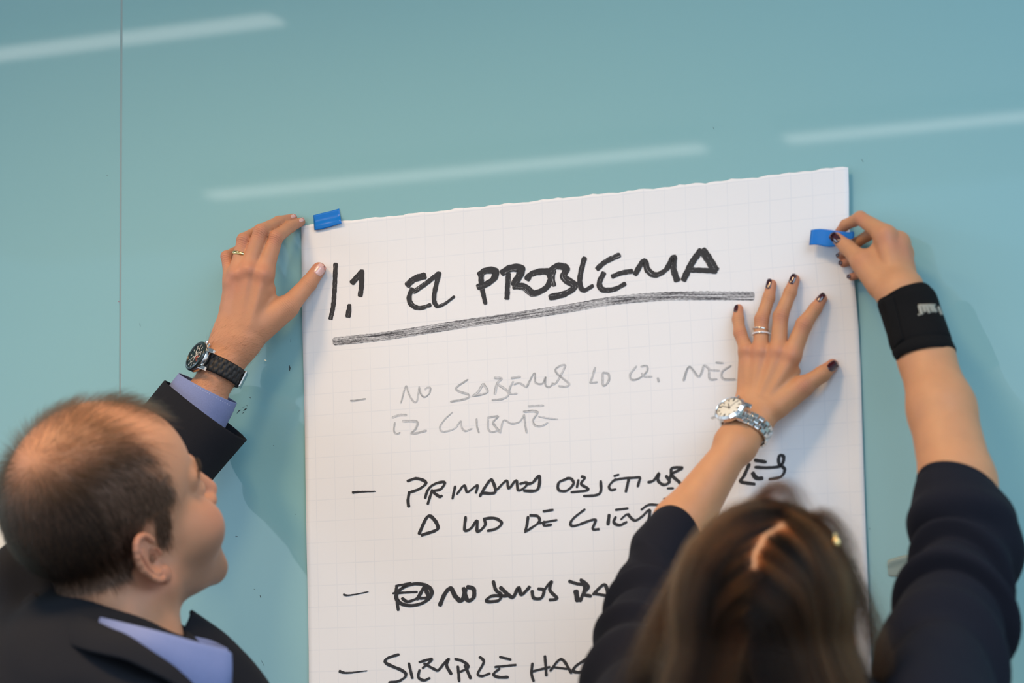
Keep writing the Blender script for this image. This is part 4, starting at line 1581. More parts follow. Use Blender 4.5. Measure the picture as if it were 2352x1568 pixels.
mj = Frame(0, 0, 1.0)
jx = lambda x, y, d: px(x, y, d - 0.03)
jk_shoulder_l = cap(jx(95, 1405, .45), jx(250, 1190, .30), 0.072, 0.060)
jk = Union(0.022, [
    cap(jx(62, 1400, .455), jx(150, 1560, .48), 0.066, 0.075),
    cap(jx(60, 1570, .50), jx(230, 1602, .53), 0.078, 0.080),
    cap(jx(230, 1602, .53), jx(350, 1730, .56), 0.080, 0.080),
    cap(jx(200, 1700, .50), hipm + (0, 0, .1), 0.150, 0.150),
    cap(jx(395, 1490, .38), jx(540, 1665, .37), 0.028, 0.050),
    jk_shoulder_l,
    cap(jx(330, 1790, .60), jx(400, 1790, .60) + np.array([0.06, -0.02, -0.25]), 0.068, 0.060)])


def jk_relief(X):
    s = X @ nrm([0.5, -0.3, 0.8])
    t = X @ nrm([0.8, 0.5, -0.3])
    return 0.0022 * np.sin(s * 75 + 2.0 * np.sin(t * 21)) * np.sin(t * 16 + 1.0) + 0.0012 * np.sin(s * 150 + 3 * np.sin(t * 30))


lo, hi = tile_box([px(-300, 1300, .3), px(800, 1500, .3), px(0, 1900, .8), px(600, 1900, .8), hipm - (.2, .2, .06), px(100, 1150, .2)], 0.1)
jp, jq = sdf_mesh(Cut(Warp(jk, jk_relief), [(cap(px(288, 1440, .46), MAN_C, 0.052, 0.06), 0.01), (cap(px(288, 1440, .46), px(305, 1490, .465), 0.052, 0.047), 0.02)]), lo, hi, 0.003, 24, 0.05)
jacket = fast_mesh('suit_jacket', jp, jq, MAT['wool_dark'], man)
jacket['label'] = 'dark wool suit jacket'
sl = tube('jacket_sleeve', [(394, 880, 552, 1004, .086, .047), (345, 940, 478, 1090, .112, .050), (285, 1010, 420, 1165, .155, .056), (225, 1090, 375, 1250, .225, .064), (120, 1200, 300, 1350, .32, .070)],
          MAT['wool_dark'], jacket, relief=creases([(0.34, 0.05, 0.4, 0.0022, 0.03), (0.52, 0.08, 1.0, 0.003, 0.04), (0.72, 0.06, 2.0, 0.004, 0.05)]), thick=0.0022, power=2.3, flat=True)
ribbon('jacket_collar', [(78, 1362, 0.490), (120, 1397, 0.525), (188, 1415, 0.550), (258, 1447, 0.558), (308, 1467, 0.555), (350, 1493, 0.550), (395, 1529, 0.540), (440, 1575, 0.520), (490, 1640, 0.500)],
       [(40, 1424, 0.515), (96, 1460, 0.555), (190, 1492, 0.582), (240, 1505, 0.585), (287, 1516, 0.582), (338, 1540, 0.575), (388, 1566, 0.565), (440, 1600, 0.550), (500, 1680, 0.530)],
       MAT['wool_dark'], jacket, thick=0.005, bulge=0.006)
ribbon('lapel', [(436, 1402, 0.385), (470, 1426, 0.375), (512, 1456, 0.365), (548, 1490, 0.358), (585, 1530, 0.352), (620, 1580, 0.350), (640, 1640, 0.350)],
       [(405, 1470, 0.425), (440, 1490, 0.422), (478, 1520, 0.418), (508, 1550, 0.414), (540, 1590, 0.410), (570, 1640, 0.410), (590, 1700, 0.410)], MAT['wool_dark'], jacket, thick=0.005, bulge=0.010)

shirt = ribbon('shirt', [(186, 1413, 0.518), (225, 1417, 0.538), (262, 1425, 0.548), (330, 1441, 0.554), (375, 1452, 0.552), (425, 1466, 0.542), (470, 1479, 0.530), (512, 1489, 0.515), (531, 1499, 0.507)],
               [(190, 1445, 0.530), (225, 1470, 0.550), (262, 1485, 0.558), (315, 1510, 0.560), (352, 1540, 0.556), (405, 1580, 0.546), (450, 1610, 0.534), (505, 1610, 0.518), (522, 1600, 0.506)],
               MAT['shirt_blue'], man, thick=0.0028, bulge=0.005)
shirt['label'] = 'blue shirt'
ribbon('collar_band', [(200, 1440, 0.530), (300, 1452, 0.545), (395, 1470, 0.530), (430, 1478, 0.470), (415, 1470, 0.400)], [(200, 1500, 0.530), (300, 1520, 0.545), (395, 1540, 0.530), (440, 1540, 0.470), (425, 1530, 0.400)],
       MAT['shirt_blue'], shirt, thick=0.002)
ribbon('collar_wing', [(424, 1458, 0.422), (455, 1463, 0.418), (490, 1472, 0.418), (522, 1488, 0.430)], [(424, 1520, 0.430), (455, 1530, 0.430), (490, 1540, 0.435), (522, 1560, 0.445)], MAT['shirt_blue'], shirt, thick=0.002)
tie = ribbon('tie', [(500, 1530, 0.470), (522, 1532, 0.470), (530, 1540, 0.460)], [(488, 1640, 0.480), (520, 1650, 0.480), (535, 1650, 0.470)], MAT['tie'], man, thick=0.003)
cuff = tube('shirt_cuff', [(423, 861, 532, 922, .083, .0340), (411, 876, 522, 946, .086, .0345), (398, 893, 511, 968, .089, .0345), (380, 920, 496, 1000, .094, .034)], MAT['shirt_blue'], shirt, thick=0.0014, power=2.2, nlen=30, flat=True)
seam_pts = []
verts, faces = [], []
for i in range(44):
    f = i / 43
    a = np.array([420 + (529 - 420) * f, 868 + (931 - 868) * f])
    bow = math.sin(math.pi * f)
    a += np.array([-0.49, 0.87]) * 1.0 * bow
    if i % 2 == 0:
        z = .086 + .0405 * math.sqrt(max(0.02, 1 - (2 * f - 1) ** 2)) + 0.001
        p0, p1 = px(a[0], a[1], z), px(a[0] + 1.6, a[1] + 0.9, z)
        b0 = len(verts)
        up = UP * 0.00028
        verts += [p0 - up, p1 - up, p1 + up, p0 + up]
        faces.append((b0, b0 + 1, b0 + 2, b0 + 3))
mesh_obj('cuff_stitching', verts, faces, MAT['stitch'], shirt, smooth=False)

# trousers and shoes, below the picture
def lower_body(person, hip, color_leg, dirn):
    lft = nrm(np.cross([0, 0, 1], dirn))
    t = Union(0.04, [cap(hip + (0, 0, .06), hip - (0, 0, .06), 0.150, 0.150)] + [cap(hip + lft * s * .085 - (0, 0, .08), np.array([hip[0], hip[1], 0.50]) + lft * s * .10, 0.088, 0.066) for s in (1, -1)]
              + [cap(np.array([hip[0], hip[1], 0.50]) + lft * s * .10, np.array([hip[0], hip[1], 0.085]) + lft * s * .11, 0.064, 0.062) for s in (1, -1)])
    p, q = sdf_mesh(t, (hip[0] - .35, hip[1] - .35, 0.01), (hip[0] + .35, hip[1] + .35, 1.15), 0.008, 24, 0.06)
    fast_mesh('trousers', p, q, color_leg, person)
    for s in (1, -1):
        b0 = np.array([hip[0], hip[1], 0.035]) + lft * s * .11
        p, q = sdf_mesh(Union(0.03, [cap(b0 - dirn * .05, b0 + dirn * .16, 0.034, 0.030), cap(b0, b0 + (0, 0, .07), 0.036, 0.042)]), b0 - .25, b0 + .25, 0.006)
        p[:, 2] = np.maximum(p[:, 2], 0.0)
        fast_mesh('shoe', p, q, MAT['leather'], person)


lower_body(man, hipm, MAT['trouser'], nrm([0.7, 0.7, 0]))
lower_body(woman, hipw, MAT['trouser'], nrm([0.0, 1.0, 0]))

# ------------------------------------------------------------------ clothing of the woman
bt = Union(0.05, [cap(nlw + (0, 0, -.03), hipw + (0, 0, .02), 0.135, 0.135), cap(px(1475, 1800, .42), nlw - (0, 0, .08), 0.066, 0.072), cap(px(2165, 1800, .42), nlw - (0, 0, .08), 0.066, 0.072)])
lo, hi = tile_box([nlw, hipw, px(1400, 1700, .4), px(2300, 1700, .4)], 0.2)
bp_, bq_ = sdf_mesh(bt, lo, hi, 0.006, 24, 0.06)
blouse = fast_mesh('blouse', bp_, bq_, MAT['blouse_navy'], woman)
blouse['label'] = 'navy blue blouse with sleeves pushed up over the elbows'
tube('sleeve', [(1509, 1186, 1606, 1246, .128, .033), (1492, 1202, 1606, 1282, .140, .041), (1466, 1236, 1598, 1330, .155, .046), (1440, 1290, 1580, 1395, .175, .050), (1412, 1340, 1566, 1450, .200, .053),
                (1408, 1382, 1556, 1495, .225, .054), (1388, 1432, 1548, 1545, .255, .056), (1368, 1490, 1540, 1590, .29, .058), (1352, 1560, 1560, 1650, .34, .062), (1350, 1660, 1600, 1740, .40, .070), (1375, 1780, 1620, 1860, .44, .072)],
     MAT['blouse_navy'], blouse, nlen=150, nseg=80, thick=0.0016, relief=creases([
         (0.02, 0.0, 0, 0.0010, 0.012), (0.44, 0.035, 2.6, 0.0075, 0.026), (0.60, 0.06, 2.0, 0.0080, 0.026), (0.76, 0.04, 2.6, 0.0090, 0.028), (0.26, 0.09, 1.0, 0.0030, 0.05), (0.90, 0.05, 1.8, 0.006, 0.03)]))
tube('sleeve', [(2114, 1108, 2284, 1122, .168, .043), (2103, 1150, 2318, 1165, .178, .052), (2099, 1205, 2340, 1222, .190, .056), (2103, 1262, 2334, 1290, .205, .056), (2104, 1300, 2312, 1330, .220, .055),
                (2084, 1360, 2314, 1385, .245, .057), (2072, 1410, 2318, 1425, .265, .058), (2052, 1465, 2302, 1470, .29, .060), (2034, 1530, 2297, 1540, .33, .062), (2018, 1620, 2292, 1640, .38, .066), (2000, 1700, 2290, 1720, .42, .070), (1985, 1800, 2270, 1830, .45, .072)],
     MAT['blouse_navy'], blouse, nlen=150, nseg=80, thick=0.0016, relief=creases([
         (0.015, 0.0, 0, 0.0010, 0.012), (0.24, -0.08, 1.2, 0.0050, 0.045), (0.38, -0.05, 1.7, 0.0085, 0.028), (0.53, -0.06, 1.5, 0.0100, 0.028), (0.74, -0.07, 1.1, 0.0085, 0.030), (0.14, 0.06, 2.4, 0.0030, 0.05)]))


# ------------------------------------------------------------------ small things laid on bodies
from mathutils.bvhtree import BVHTree


def bvh_of(o):
    me = o.data
    v = [vv.co.copy() for vv in me.vertices]
    f = [tuple(p.vertices) for p in me.polygons]
    return BVHTree.FromPolygons(v, f)


def hit(bvh, x, y):
    r = FW + (x - 1176) / F_PX * RT - (y - 784) / F_PX * UP
    r = nrm(r)
    loc, n_, i_, d_ = bvh.ray_cast(Vector(CAM), Vector(r))
    if loc is None:
        return None, None
    n_ = np.array(n_)
    if n_ @ r > 0:
        n_ = -n_
    return np.array(loc), n_


BV = {'man': bvh_of(man), 'woman': bvh_of(woman)}


def nail(bvh, H, x, y, dx, dy, w, l_, mat_, parent, label=None, thick=0.0006, n=11):
    """a finger nail that follows the finger end under it; (dx, dy) points to the tip"""
    ox, oy, sc = H.o
    a = nrm([dx, dy])
    b = np.array([-a[1], a[0]])
    cx, cy = ox + x / sc, oy + y / sc
    P0, N0 = hit(bvh, cx, cy)
    if P0 is None:
        return
    verts, faces = [], []
    side = []
    for layer in (1, 0):
        for i in range(n):
            for j in range(n):
                u, v = 2 * i / (n - 1) - 1, 2 * j / (n - 1) - 1
                # square to a rounded nail outline
                uu, vv = u * math.sqrt(1 - 0.30 * v * v), v * math.sqrt(1 - 0.36 * u * u)
                qx = cx + (a[0] * uu * l_ / 2 + b[0] * vv * w / 2) / sc
                qy = cy + (a[1] * uu * l_ / 2 + b[1] * vv * w / 2) / sc
                P, N = hit(bvh, qx, qy)
                if P is None or np.linalg.norm(P - P0) > 0.02:
                    r = (qx - cx) * mpp(P0), (qy - cy) * mpp(P0)
                    P, N = P0 + RT * r[0] - UP * r[1] - N0 * 0.0012, N0
                N = nrm(0.5 * N + 0.5 * N0)
                edge = max(abs(u), abs(v))
                h_ = thick * (1 - 0.55 * edge ** 4) if layer else -0.0008
                verts.append(P + N * h_)
    m = n * n
    for i in range(n - 1):
        for j in range(n - 1):
            q = i * n + j
            faces.append((q, q + 1, q + n + 1, q + n))
            faces.append((m + q, m + q + n, m + q + n + 1, m + q + 1))
    rim = [i * n for i in range(n)] + [(n - 1) * n + j for j in range(1, n)] + [i * n + n - 1 for i in range(n - 2, -1, -1)] + [j for j in range(n - 2, 0, -1)]
    for k in range(len(rim)):
        p, q = rim[k], rim[(k + 1) % len(rim)]
        faces.append((p, q, m + q, m + p))
    o = mesh_obj('fingernail', verts, faces, mat_, parent)
    if label:
        o['label'] = label


POL = MAT['nail_polish']
for x, y, dx, dy, w, l_ in ((307, 368, .18, -.98, 34, 64), (563, 174, .2, -.98, 46, 84), (752, 136, .36, -.93, 50, 88), (974, 280, .66, -.75, 46, 84), (1066, 818, .80, -.60, 74, 88)):
    nail(BV['woman'], WL, x, y, dx, dy, w, l_, POL, woman, 'dark burgundy fingernail')
for x, y, dx, dy, w, l_ in ((361, 394, -.72, -.70, 80, 104), (383, 545, -.75, .2, 34, 36), (408, 610, -.85, -.1, 42, 44), (480, 727, -.9, -.05, 38, 42)):
    nail(BV['woman'], WR, x, y, dx, dy, w, l_, POL, woman, 'dark burgundy fingernail')
nail(BV['man'], ML, 1138, 572, .585, -.81, 76, 92, MAT['nail_bare'], man, thick=0.0003)
nail(BV['man'], ML, 1004, 205, .8, -.5, 30, 46, MAT['nail_bare'], man, thick=0.0003)
nail(BV['man'], ML, 944, 178, .9, -.3, 26, 46, MAT['nail_bare'], man, thick=0.0003)


def patch(bvh, name, quad, off, mat_, parent, n=12, m=8, thick=0.0008):
    """a piece of cloth or print lying on a body; quad = four photo points, in order round the piece"""
    q = np.array(quad, float)
    verts, faces = [], []
    for i in range(n):
        for j in range(m):
            u, v = i / (n - 1), j / (m - 1)
            x, y = (q[0] * (1 - u) + q[1] * u) * (1 - v) + (q[3] * (1 - u) + q[2] * u) * v
            P, N = hit(bvh, x, y)
            if P is None:
                return None
            verts.append(P + N * off)
    for i in range(n - 1):
        for j in range(m - 1):
            k = i * m + j
            faces.append((k, k + 1, k + m + 1, k + m))
    o = mesh_obj(name, verts, faces, mat_, parent)
    md = o.modifiers.new('thick', 'SOLIDIFY')
    md.thickness = thick
    md.offset = 0
    return o


# ------------------------------------------------------------------ the black wrist support
def band_relief(s, ph):
    r = 0.0011 * (np.exp(-((s - 0.05) / 0.05) ** 2) + 1.3 * np.exp(-((s - 0.92) / 0.07) ** 2)) + 0.0004 * np.sin(ph * 5 + s * 9)
    r = r - 0.0011 * np.exp(-((s - 0.80 + 0.04 * np.cos(ph)) / 0.022) ** 2)
    return r + 0 * ph


band = tube('wristband', [(2026, 694, 2122, 653, .0885, .0205), (2022, 708, 2142, 670, .089, .0240), (2031, 735, 2155, 704, .0905, .0260), (2045, 775, 2172, 748, .095, .0285), (2053, 806, 2184, 785, .0985, .0305), (2070, 835, 2186, 806, .1005, .0310)],
            MAT['band_black'], None, nlen=60, nseg=72, relief=band_relief, thick=0.0016, power=2.2)
tag(band, "black fabric wristband round the woman's right wrist, with worn grey lettering", 'wristband')
bb = bvh_of(band)
fl = patch(bb, 'fastening_flap', [(2034, 690), (2054, 681), (2078, 778), (2058, 800)], 0.0022, MAT['band_black'], band, 10, 20, 0.0012)
WB = lambda x, y: (2020 + x / 7.125, 640 + y / 7.125)
for k, (x0, y0, x1, y1, w) in enumerate(((650, 445, 692, 600, 52), (706, 440, 748, 560, 44), (752, 436, 812, 578, 40), (796, 432, 868, 560, 34), (846, 445, 915, 560, 40), (940, 465, 1000, 600, 38))):
    a = nrm([x1 - x0, y1 - y0])
    b = np.array([-a[1], a[0]]) * w / 2
    patch(bb, 'logo_letter', [WB(x0 - b[0], y0 - b[1]), WB(x1 - b[0], y1 - b[1]), WB(x1 + b[0], y1 + b[1]), WB(x0 + b[0], y0 + b[1])], 0.0018, MAT['logo_grey'], band, 8, 5, 0.0004)
patch(bb, 'logo_letter', [WB(636, 430), WB(900, 428), WB(905, 458), WB(640, 462)], 0.0018, MAT['logo_grey'], band, 10, 4, 0.0004)
patch(bb, 'logo_letter', [WB(632, 590), WB(660, 592), WB(658, 618), WB(630, 614)], 0.0018, MAT['logo_grey'], band, 4, 4, 0.0004)

# ------------------------------------------------------------------ rings
def ring(name, cen, axis, R_, r_, mat_, label, cat='ring', squash=1.0):
    axis = nrm(axis)
    e1 = nrm(np.cross(axis, [0.3, 0.1, 1]))
    e2 = np.cross(axis, e1)
    verts, faces = [], []
    n, m = 64, 12
    for i in range(n):
        a = 2 * math.pi * i / n
        d = e1 * math.cos(a) + e2 * math.sin(a)
        for j in range(m):
            b = 2 * math.pi * j / m
            verts.append(cen + d * (R_ + r_ * math.cos(b)) + axis * r_ * squash * math.sin(b))
    for i in range(n):
        for j in range(m):
            faces.append((i * m + j, ((i + 1) % n) * m + j, ((i + 1) % n) * m + (j + 1) % m, i * m + (j + 1) % m))
    o = mesh_obj(name, verts, faces, mat_)
    tag(o, label, cat)
    return o, e1, e2


def along(H, a, b, t):
    P, Q = H.P(a[0], a[1], a[3]), H.P(b[0], b[1], b[3])
    return P + (Q - P) * t, Q - P, H.r(a[2] + (b[2] - a[2]) * t, P + (Q - P) * t)


c_, ax_, rr_ = along(ML, fin['ring'][0], fin['ring'][1], 0.55)
ring('wedding_ring', c_, ax_ + 0.12 * np.linalg.norm(ax_) * RT, rr_ + 0.0002, 0.0012, MAT['gold'], "plain gold ring on the man's left ring finger", squash=1.7)
c_, ax_, rr_ = along(WL, wl['ring'][0], wl['ring'][1], 0.66)
ring('gold_ring', c_, ax_ + 0.16 * np.linalg.norm(ax_) * RT - 0.0 * UP, rr_ + 0.0003, 0.0009, MAT['white_gold'], "thin pale gold ring, upper of two on the woman's left hand", squash=1.2)
c_, ax_, rr_ = along(WL, wl['ring'][0], wl['ring'][1], 0.52)
rg, e1, e2 = ring('diamond_ring', c_, ax_ - 0.03 * np.linalg.norm(ax_) * RT, rr_ + 0.0004, 0.0010, MAT['steel_polished'], "silver ring set with small stones, lower of two on the woman's left hand", squash=1.3)
nx_ = nrm(np.cross(e1, e2))
for i in range(15):
    a = math.atan2(TO_CAM @ e2, TO_CAM @ e1) + (i - 7) * 0.20
    d = e1 * math.cos(a) + e2 * math.sin(a)
    bm = bmesh.new()
    bmesh.ops.create_icosphere(bm, subdivisions=1, radius=0.00085, matrix=Matrix.Translation(Vector(c_ + d * (rr_ + 0.0015))))
    bm_obj('stone', bm, MAT['stone'], rg, smooth=False)


# ------------------------------------------------------------------ wristwatches
def obox(bm, c, ax, half):
    """box with axes ax (rows) and half sizes"""
    v = []
    for i in (-1, 1):
        for j in (-1, 1):
            for k in (-1, 1):
                v.append(bm.verts.new(tuple(c + ax[0] * half[0] * i + ax[1] * half[1] * j + ax[2] * half[2] * k)))
    for f in ((0, 1, 3, 2), (4, 6, 7, 5), (0, 4, 5, 1), (2, 3, 7, 6), (0, 2, 6, 4), (1, 5, 7, 3)):
        bm.faces.new([v[i] for i in f])


def bevel(o, w, seg=2):
    md = o.modifiers.new('edge', 'BEVEL')
    md.width = w
    md.segments = seg
    md.limit_method = 'ANGLE'
    return o


def lathe(name, c, n, u, t, prof, mat_, parent, seg=64, flute=None):
    """turned piece about axis n: prof = (radius, height)"""
    verts, faces = [], []
    for r, h_ in prof:
        for i in range(seg):
            a = 2 * math.pi * i / seg
            rr = r * (1 + (flute * (i % 2) if flute and r > 0 else 0))
            verts.append(c + (u * math.cos(a) + t * math.sin(a)) * rr + n * h_)
    m = len(prof)
    for k in range(m - 1):
        for i in range(seg):
            j = (i + 1) % seg
            faces.append((k * seg + i, k * seg + j, (k + 1) * seg + j, (k + 1) * seg + i))
    o = mesh_obj(name, verts, faces, mat_, parent, smooth=not flute)
    if not flute:
        bevel(o, 0.0002)
    return o


crystal_m = bpy.data.materials.new('watch_crystal')
crystal_m.use_nodes = True
nt = crystal_m.node_tree
nt.nodes.remove(nt.nodes['Principled BSDF'])
g1 = nt.nodes.new('ShaderNodeBsdfTransparent')
g2 = nt.nodes.new('ShaderNodeBsdfGlossy')
g2.inputs['Roughness'].default_value = 0.03
mxs = nt.nodes.new('ShaderNodeMixShader')
fr_ = nt.nodes.new('ShaderNodeFresnel')
fr_.inputs['IOR'].default_value = 1.25
nt.links.new(fr_.outputs[0], mxs.inputs[0])
nt.links.new(g1.outputs[0], mxs.inputs[1])
nt.links.new(g2.outputs[0], mxs.inputs[2])
nt.links.new(mxs.outputs[0], nt.nodes['Material Output'].inputs['Surface'])


def watch(label, c, t, img_e1, bvh, tilt, R_, style):
    """c: middle of the wrist, t: along the arm to the hand, tilt: angle between dial and view"""
    t = nrm(t)
    e1 = img_e1[0] * RT - img_e1[1] * UP
    e1 = nrm(e1 - t * (e1 @ t))
    e2 = np.cross(t, e1)
    if e2 @ TO_CAM < 0:
        e2 = -e2
    k = math.radians(tilt)
    nd = np.array([-math.sin(k), math.cos(k)])
    # girth of the wrist: rays from its middle out through the skin
    G = 144
    gph = np.linspace(0, 2 * math.pi, G, endpoint=False)
    rad = []
    for q in gph:
        dv = e1 * math.cos(q) + e2 * math.sin(q)
        best = 0.0
        for off in (-0.006, 0.0, 0.006):
            hh = bvh.ray_cast(Vector(c + t * off), Vector(dv), 0.05)
            if hh[0] is not None:
                best = max(best, hh[3])
        rad.append(best if best > 0 else 0.02)
    rad = np.array(rad)
    for _ in range(10):
        rad = np.maximum(rad, 0.25 * np.roll(rad, 1) + 0.5 * rad + 0.25 * np.roll(rad, -1))
    for _ in range(6):
        rad = 0.25 * np.roll(rad, 1) + 0.5 * rad + 0.25 * np.roll(rad, -1)
    rad = rad + 0.0006
    a = b = float(rad.mean())
    Rf = lambda ph: float(np.interp(ph % (2 * math.pi), np.append(gph, 2 * math.pi), np.append(rad, rad[0])))
    P = lambda ph: c + (e1 * math.cos(ph) + e2 * math.sin(ph)) * Rf(ph)

    def Nf(ph):
        tg_ = P(ph + 0.03) - P(ph - 0.03)
        nn_ = np.cross(tg_, t)
        return nrm(nn_ if nn_ @ (P(ph) - c) > 0 else -nn_)
    ph0 = max(np.linspace(math.pi * 0.5, math.pi * 1.15, 140), key=lambda q: Nf(q) @ (e1 * nd[0] + e2 * nd[1]))
    n = Nf(ph0)
    u = nrm(np.cross(t, n))
    if u @ e1 < 0:
        u = -u                                  # u runs along the strap, towards the lit side
    C = P(ph0) + n * 0.0012
    root = empty('wristwatch', C)
    tag(root, label, 'watch')
    man_ = style == 'black'
    H = 0.0105 if man_ else 0.0085
    steel, pol = MAT['steel'], MAT['steel_polished']
    lathe('case', C, n, u, t, [(0.0, 0.0), (R_ * 0.90, 0.0), (R_ * 1.0, H * 0.25), (R_ * 1.0, H * 0.62), (R_ * 0.97, H * 0.72), (0, H * 0.72)], steel, root)
    for su in (1, -1):
        for st in (1, -1):
            bm = bmesh.new()
            cc = C + u * su * R_ * 0.93 + t * st * R_ * (0.60 if man_ else 0.55) + n * H * 0.28
            uu = nrm(u * su - n * 0.42)
            obox(bm, cc, (uu, t, np.cross(uu, t)), (R_ * 0.33, R_ * 0.125, H * 0.20))
            bevel(bm_obj('lug', bm, pol, root, smooth=False), 0.0006)
    if man_:
        lathe('bezel', C, n, u, t, [(R_ * 0.99, H * 0.66), (R_ * 1.03, H * 0.80), (R_ * 0.99, H * 0.98), (R_ * 0.86, H * 1.06), (R_ * 0.80, H * 0.92)], MAT['bezel_black'], root)
    else:
        lathe('bezel', C, n, u, t, [(R_ * 0.99, H * 0.66), (R_ * 1.0, H * 0.76), (R_ * 0.86, H * 1.02), (R_ * 0.82, H * 0.92)], pol, root, 120, 0.022)
    dial = lathe('dial', C, n, u, t, [(0, H * 0.84), (R_ * 0.82, H * 0.84), (R_ * 0.83, H * 0.80)], MAT['dial_black'] if man_ else MAT['dial_white'], root)
    mk = MAT['mark_white'] if man_ else MAT['mark_black']
    for i in range(12):
        an = math.pi * i / 6
        d = u * math.cos(an) + t * math.sin(an)
        big = i % 3 == 0
        bm = bmesh.new()
        obox(bm, C + d * R_ * 0.68 + n * H * 0.86, (d, np.cross(n, d), n), (R_ * (0.11 if man_ or big else 0.07), R_ * (0.022 if man_ else 0.035 if not big else 0.05), 0.0001))
        bm_obj('hour_marker', bm, mk, dial, smooth=False)
    for an, ln, w, m_ in ((2.2, 0.42, 0.028, mk), (0.6 if man_ else 3.0, 0.62, 0.020, mk), (5.6 if man_ else 1.1, 0.60, 0.009, MAT['mark_red'] if man_ else mk)):
        d = u * math.cos(an) + t * math.sin(an)
        bm = bmesh.new()
        obox(bm, C + d * R_ * (ln / 2 - 0.06) + n * H * 0.875, (d, np.cross(n, d), n), (R_ * (ln / 2 + 0.06), R_ * w, 0.0001))
        bm_obj('watch_hand', bm, m_, dial, smooth=False)
    if man_:
        for an in (0.2, 1.9, 4.0):
            d = u * math.cos(an) + t * math.sin(an)
            lathe('subdial', C + d * R_ * 0.36, n, u, t, [(R_ * 0.17, H * 0.845), (R_ * 0.19, H * 0.855), (R_ * 0.21, H * 0.845)], mk, dial, 32)
        bm = bmesh.new()
        obox(bm, C + (u * 0.30 - t * 0.05) * R_ + n * H * 0.87, (nrm(u + 0.6 * t), nrm(t - 0.6 * u), n), (R_ * 0.16, R_ * 0.035, 0.0001))
        bm_obj('subdial_hand', bm, MAT['mark_red'], dial, smooth=False)
    lathe('crystal', C, n, u, t, [(R_ * 0.84, H * 0.93), (R_ * 0.6, H * 1.0), (R_ * 0.3, H * 1.03), (0, H * 1.04)], crystal_m, root)
    for i, (dt, rr) in enumerate(((0.0, 0.12),) + (((-0.5, 0.09), (0.5, 0.09)) if man_ else ())):
        d = nrm(t + u * dt * 1.1)
        s1 = nrm(np.cross(n, d))
        lathe('crown' if i == 0 else 'pusher', C + d * R_ * 0.98 + n * H * 0.42, d, n, s1, [(0, 0), (R_ * rr, 0), (R_ * rr, R_ * 0.16), (R_ * rr * 0.9, R_ * 0.2), (0, R_ * 0.2)], pol, root, 20)
    # strap or bracelet round the wrist
    W = R_ * (0.56 if man_ else 0.52)
    sgu = 1.0 if (P(ph0 + 0.05) - P(ph0)) @ u > 0 else -1.0
    dA = next((q for q in np.linspace(0.05, 2.0, 300) if (P(ph0 + sgu * q) - C) @ u > R_ * 0.50), 1.2)
    dB = next((q for q in np.linspace(0.05, 2.0, 300) if (P(ph0 - sgu * q) - C) @ u < -R_ * 0.50), 1.2)
    phs = np.linspace(ph0 + sgu * dA, ph0 + sgu * (2 * math.pi - dB), 400)
    pts = np.array([P(q) for q in phs])
    L = np.concatenate([[0], np.cumsum(np.linalg.norm(np.diff(pts, axis=0), axis=1))])
    if man_:
        nl = 150
        m = 13
        verts, faces = [], []
        for i in range(nl):
            s_ = L[-1] * i / (nl - 1)
            ph = np.interp(s_, L, phs)
            p, nn = P(ph), Nf(ph)
            for j in range(m):
                v = 2 * j / (m - 1) - 1
                cell = s_ / 0.0062 + (0.5 if abs(v) < 0.36 else 0.0)
                f = cell - math.floor(cell)
                gr = 0.0012 * math.exp(-(min(f, 1 - f) / 0.13) ** 2) + 0.0005 * math.exp(-((abs(v) - 0.36) / 0.07) ** 2)
                h_ = 0.0030 - gr - 0.0012 * abs(v) ** 8 + 0.0007 * math.sin(f * math.pi)
                verts.append(p + nn * h_ + t * v * W * (1.0 - 0.08 * s_ / L[-1]))
            for v in (1, -1):
                verts.append(p - nn * 0.0004 + t * v * W * 0.98)
        q = m + 2
        for i in range(nl - 1):
            for j in range(q):
                k2 = (j + 1) % q
                faces.append((i * q + j, (i + 1) * q + j, (i + 1) * q + k2, i * q + k2))
        mesh_obj('strap', verts, faces, MAT['black_strap'], root)
        ph = np.interp(L[-1] * 0.40, L, phs)
        p, nn = P(ph), Nf(ph)
        bm = bmesh.new()
        tg = nrm(np.cross(t, nn))
        obox(bm, p + nn * 0.0042, (t, tg, nn), (W * 0.98, 0.0075, 0.0012))
        bevel(bm_obj('buckle', bm, MAT['steel'], root, smooth=False), 0.0008)
    else:
        pitch = 0.0068
        nl = int(L[-1] / pitch)
        for i in range(nl):
            bm = bmesh.new()
            for col, off in ((-1, 0.0), (0, 0.5), (1, 0.0)):
                s_ = (i + 0.35 + off) * pitch
                if s_ > L[-1]:
                    continue
                ph = np.interp(s_, L, phs)
                p, nn = P(ph), Nf(ph)
                tg = nrm(np.cross(t, nn))
                tap = 1.0 - 0.12 * min(1, s_ / L[-1] * 2)
                wd = W * tap * (0.31 if col else 0.345)
                obox(bm, p + t * col * W * tap * 0.67 + nn * 0.0014, (t, tg, nn), (wd, pitch * 0.455, 0.0014))
            o = bevel(bm_obj('bracelet_link', bm, MAT['steel'], root, smooth=False), 0.0007, 3)
    return root


cM = (ML.P(365, 1275, .084) + ML.P(445, 1325, .082)) / 2
tM = ML.P(432, 1115, .076) + ML.P(545, 1158, .074) - ML.P(365, 1275, .084) - ML.P(445, 1325, .082)
watch("black-dialled chronograph watch on black strap round the man's left wrist", cM - nrm(tM) * 0.001, tM, (0.912, 0.41), BV['man'], 60, 0.0185, 'black')
cW = (WL.P(320, 1282, .066) + WL.P(458, 1312, .061)) / 2
tW = WL.P(360, 1215, .058) + WL.P(490, 1260, .054) - WL.P(250, 1400, .080) - WL.P(360, 1460, .078)
watch("steel watch with pale dial and link bracelet on the woman's left wrist", cW, tW, (0.85, 0.53), BV['woman'], 50, 0.0172, 'steel')

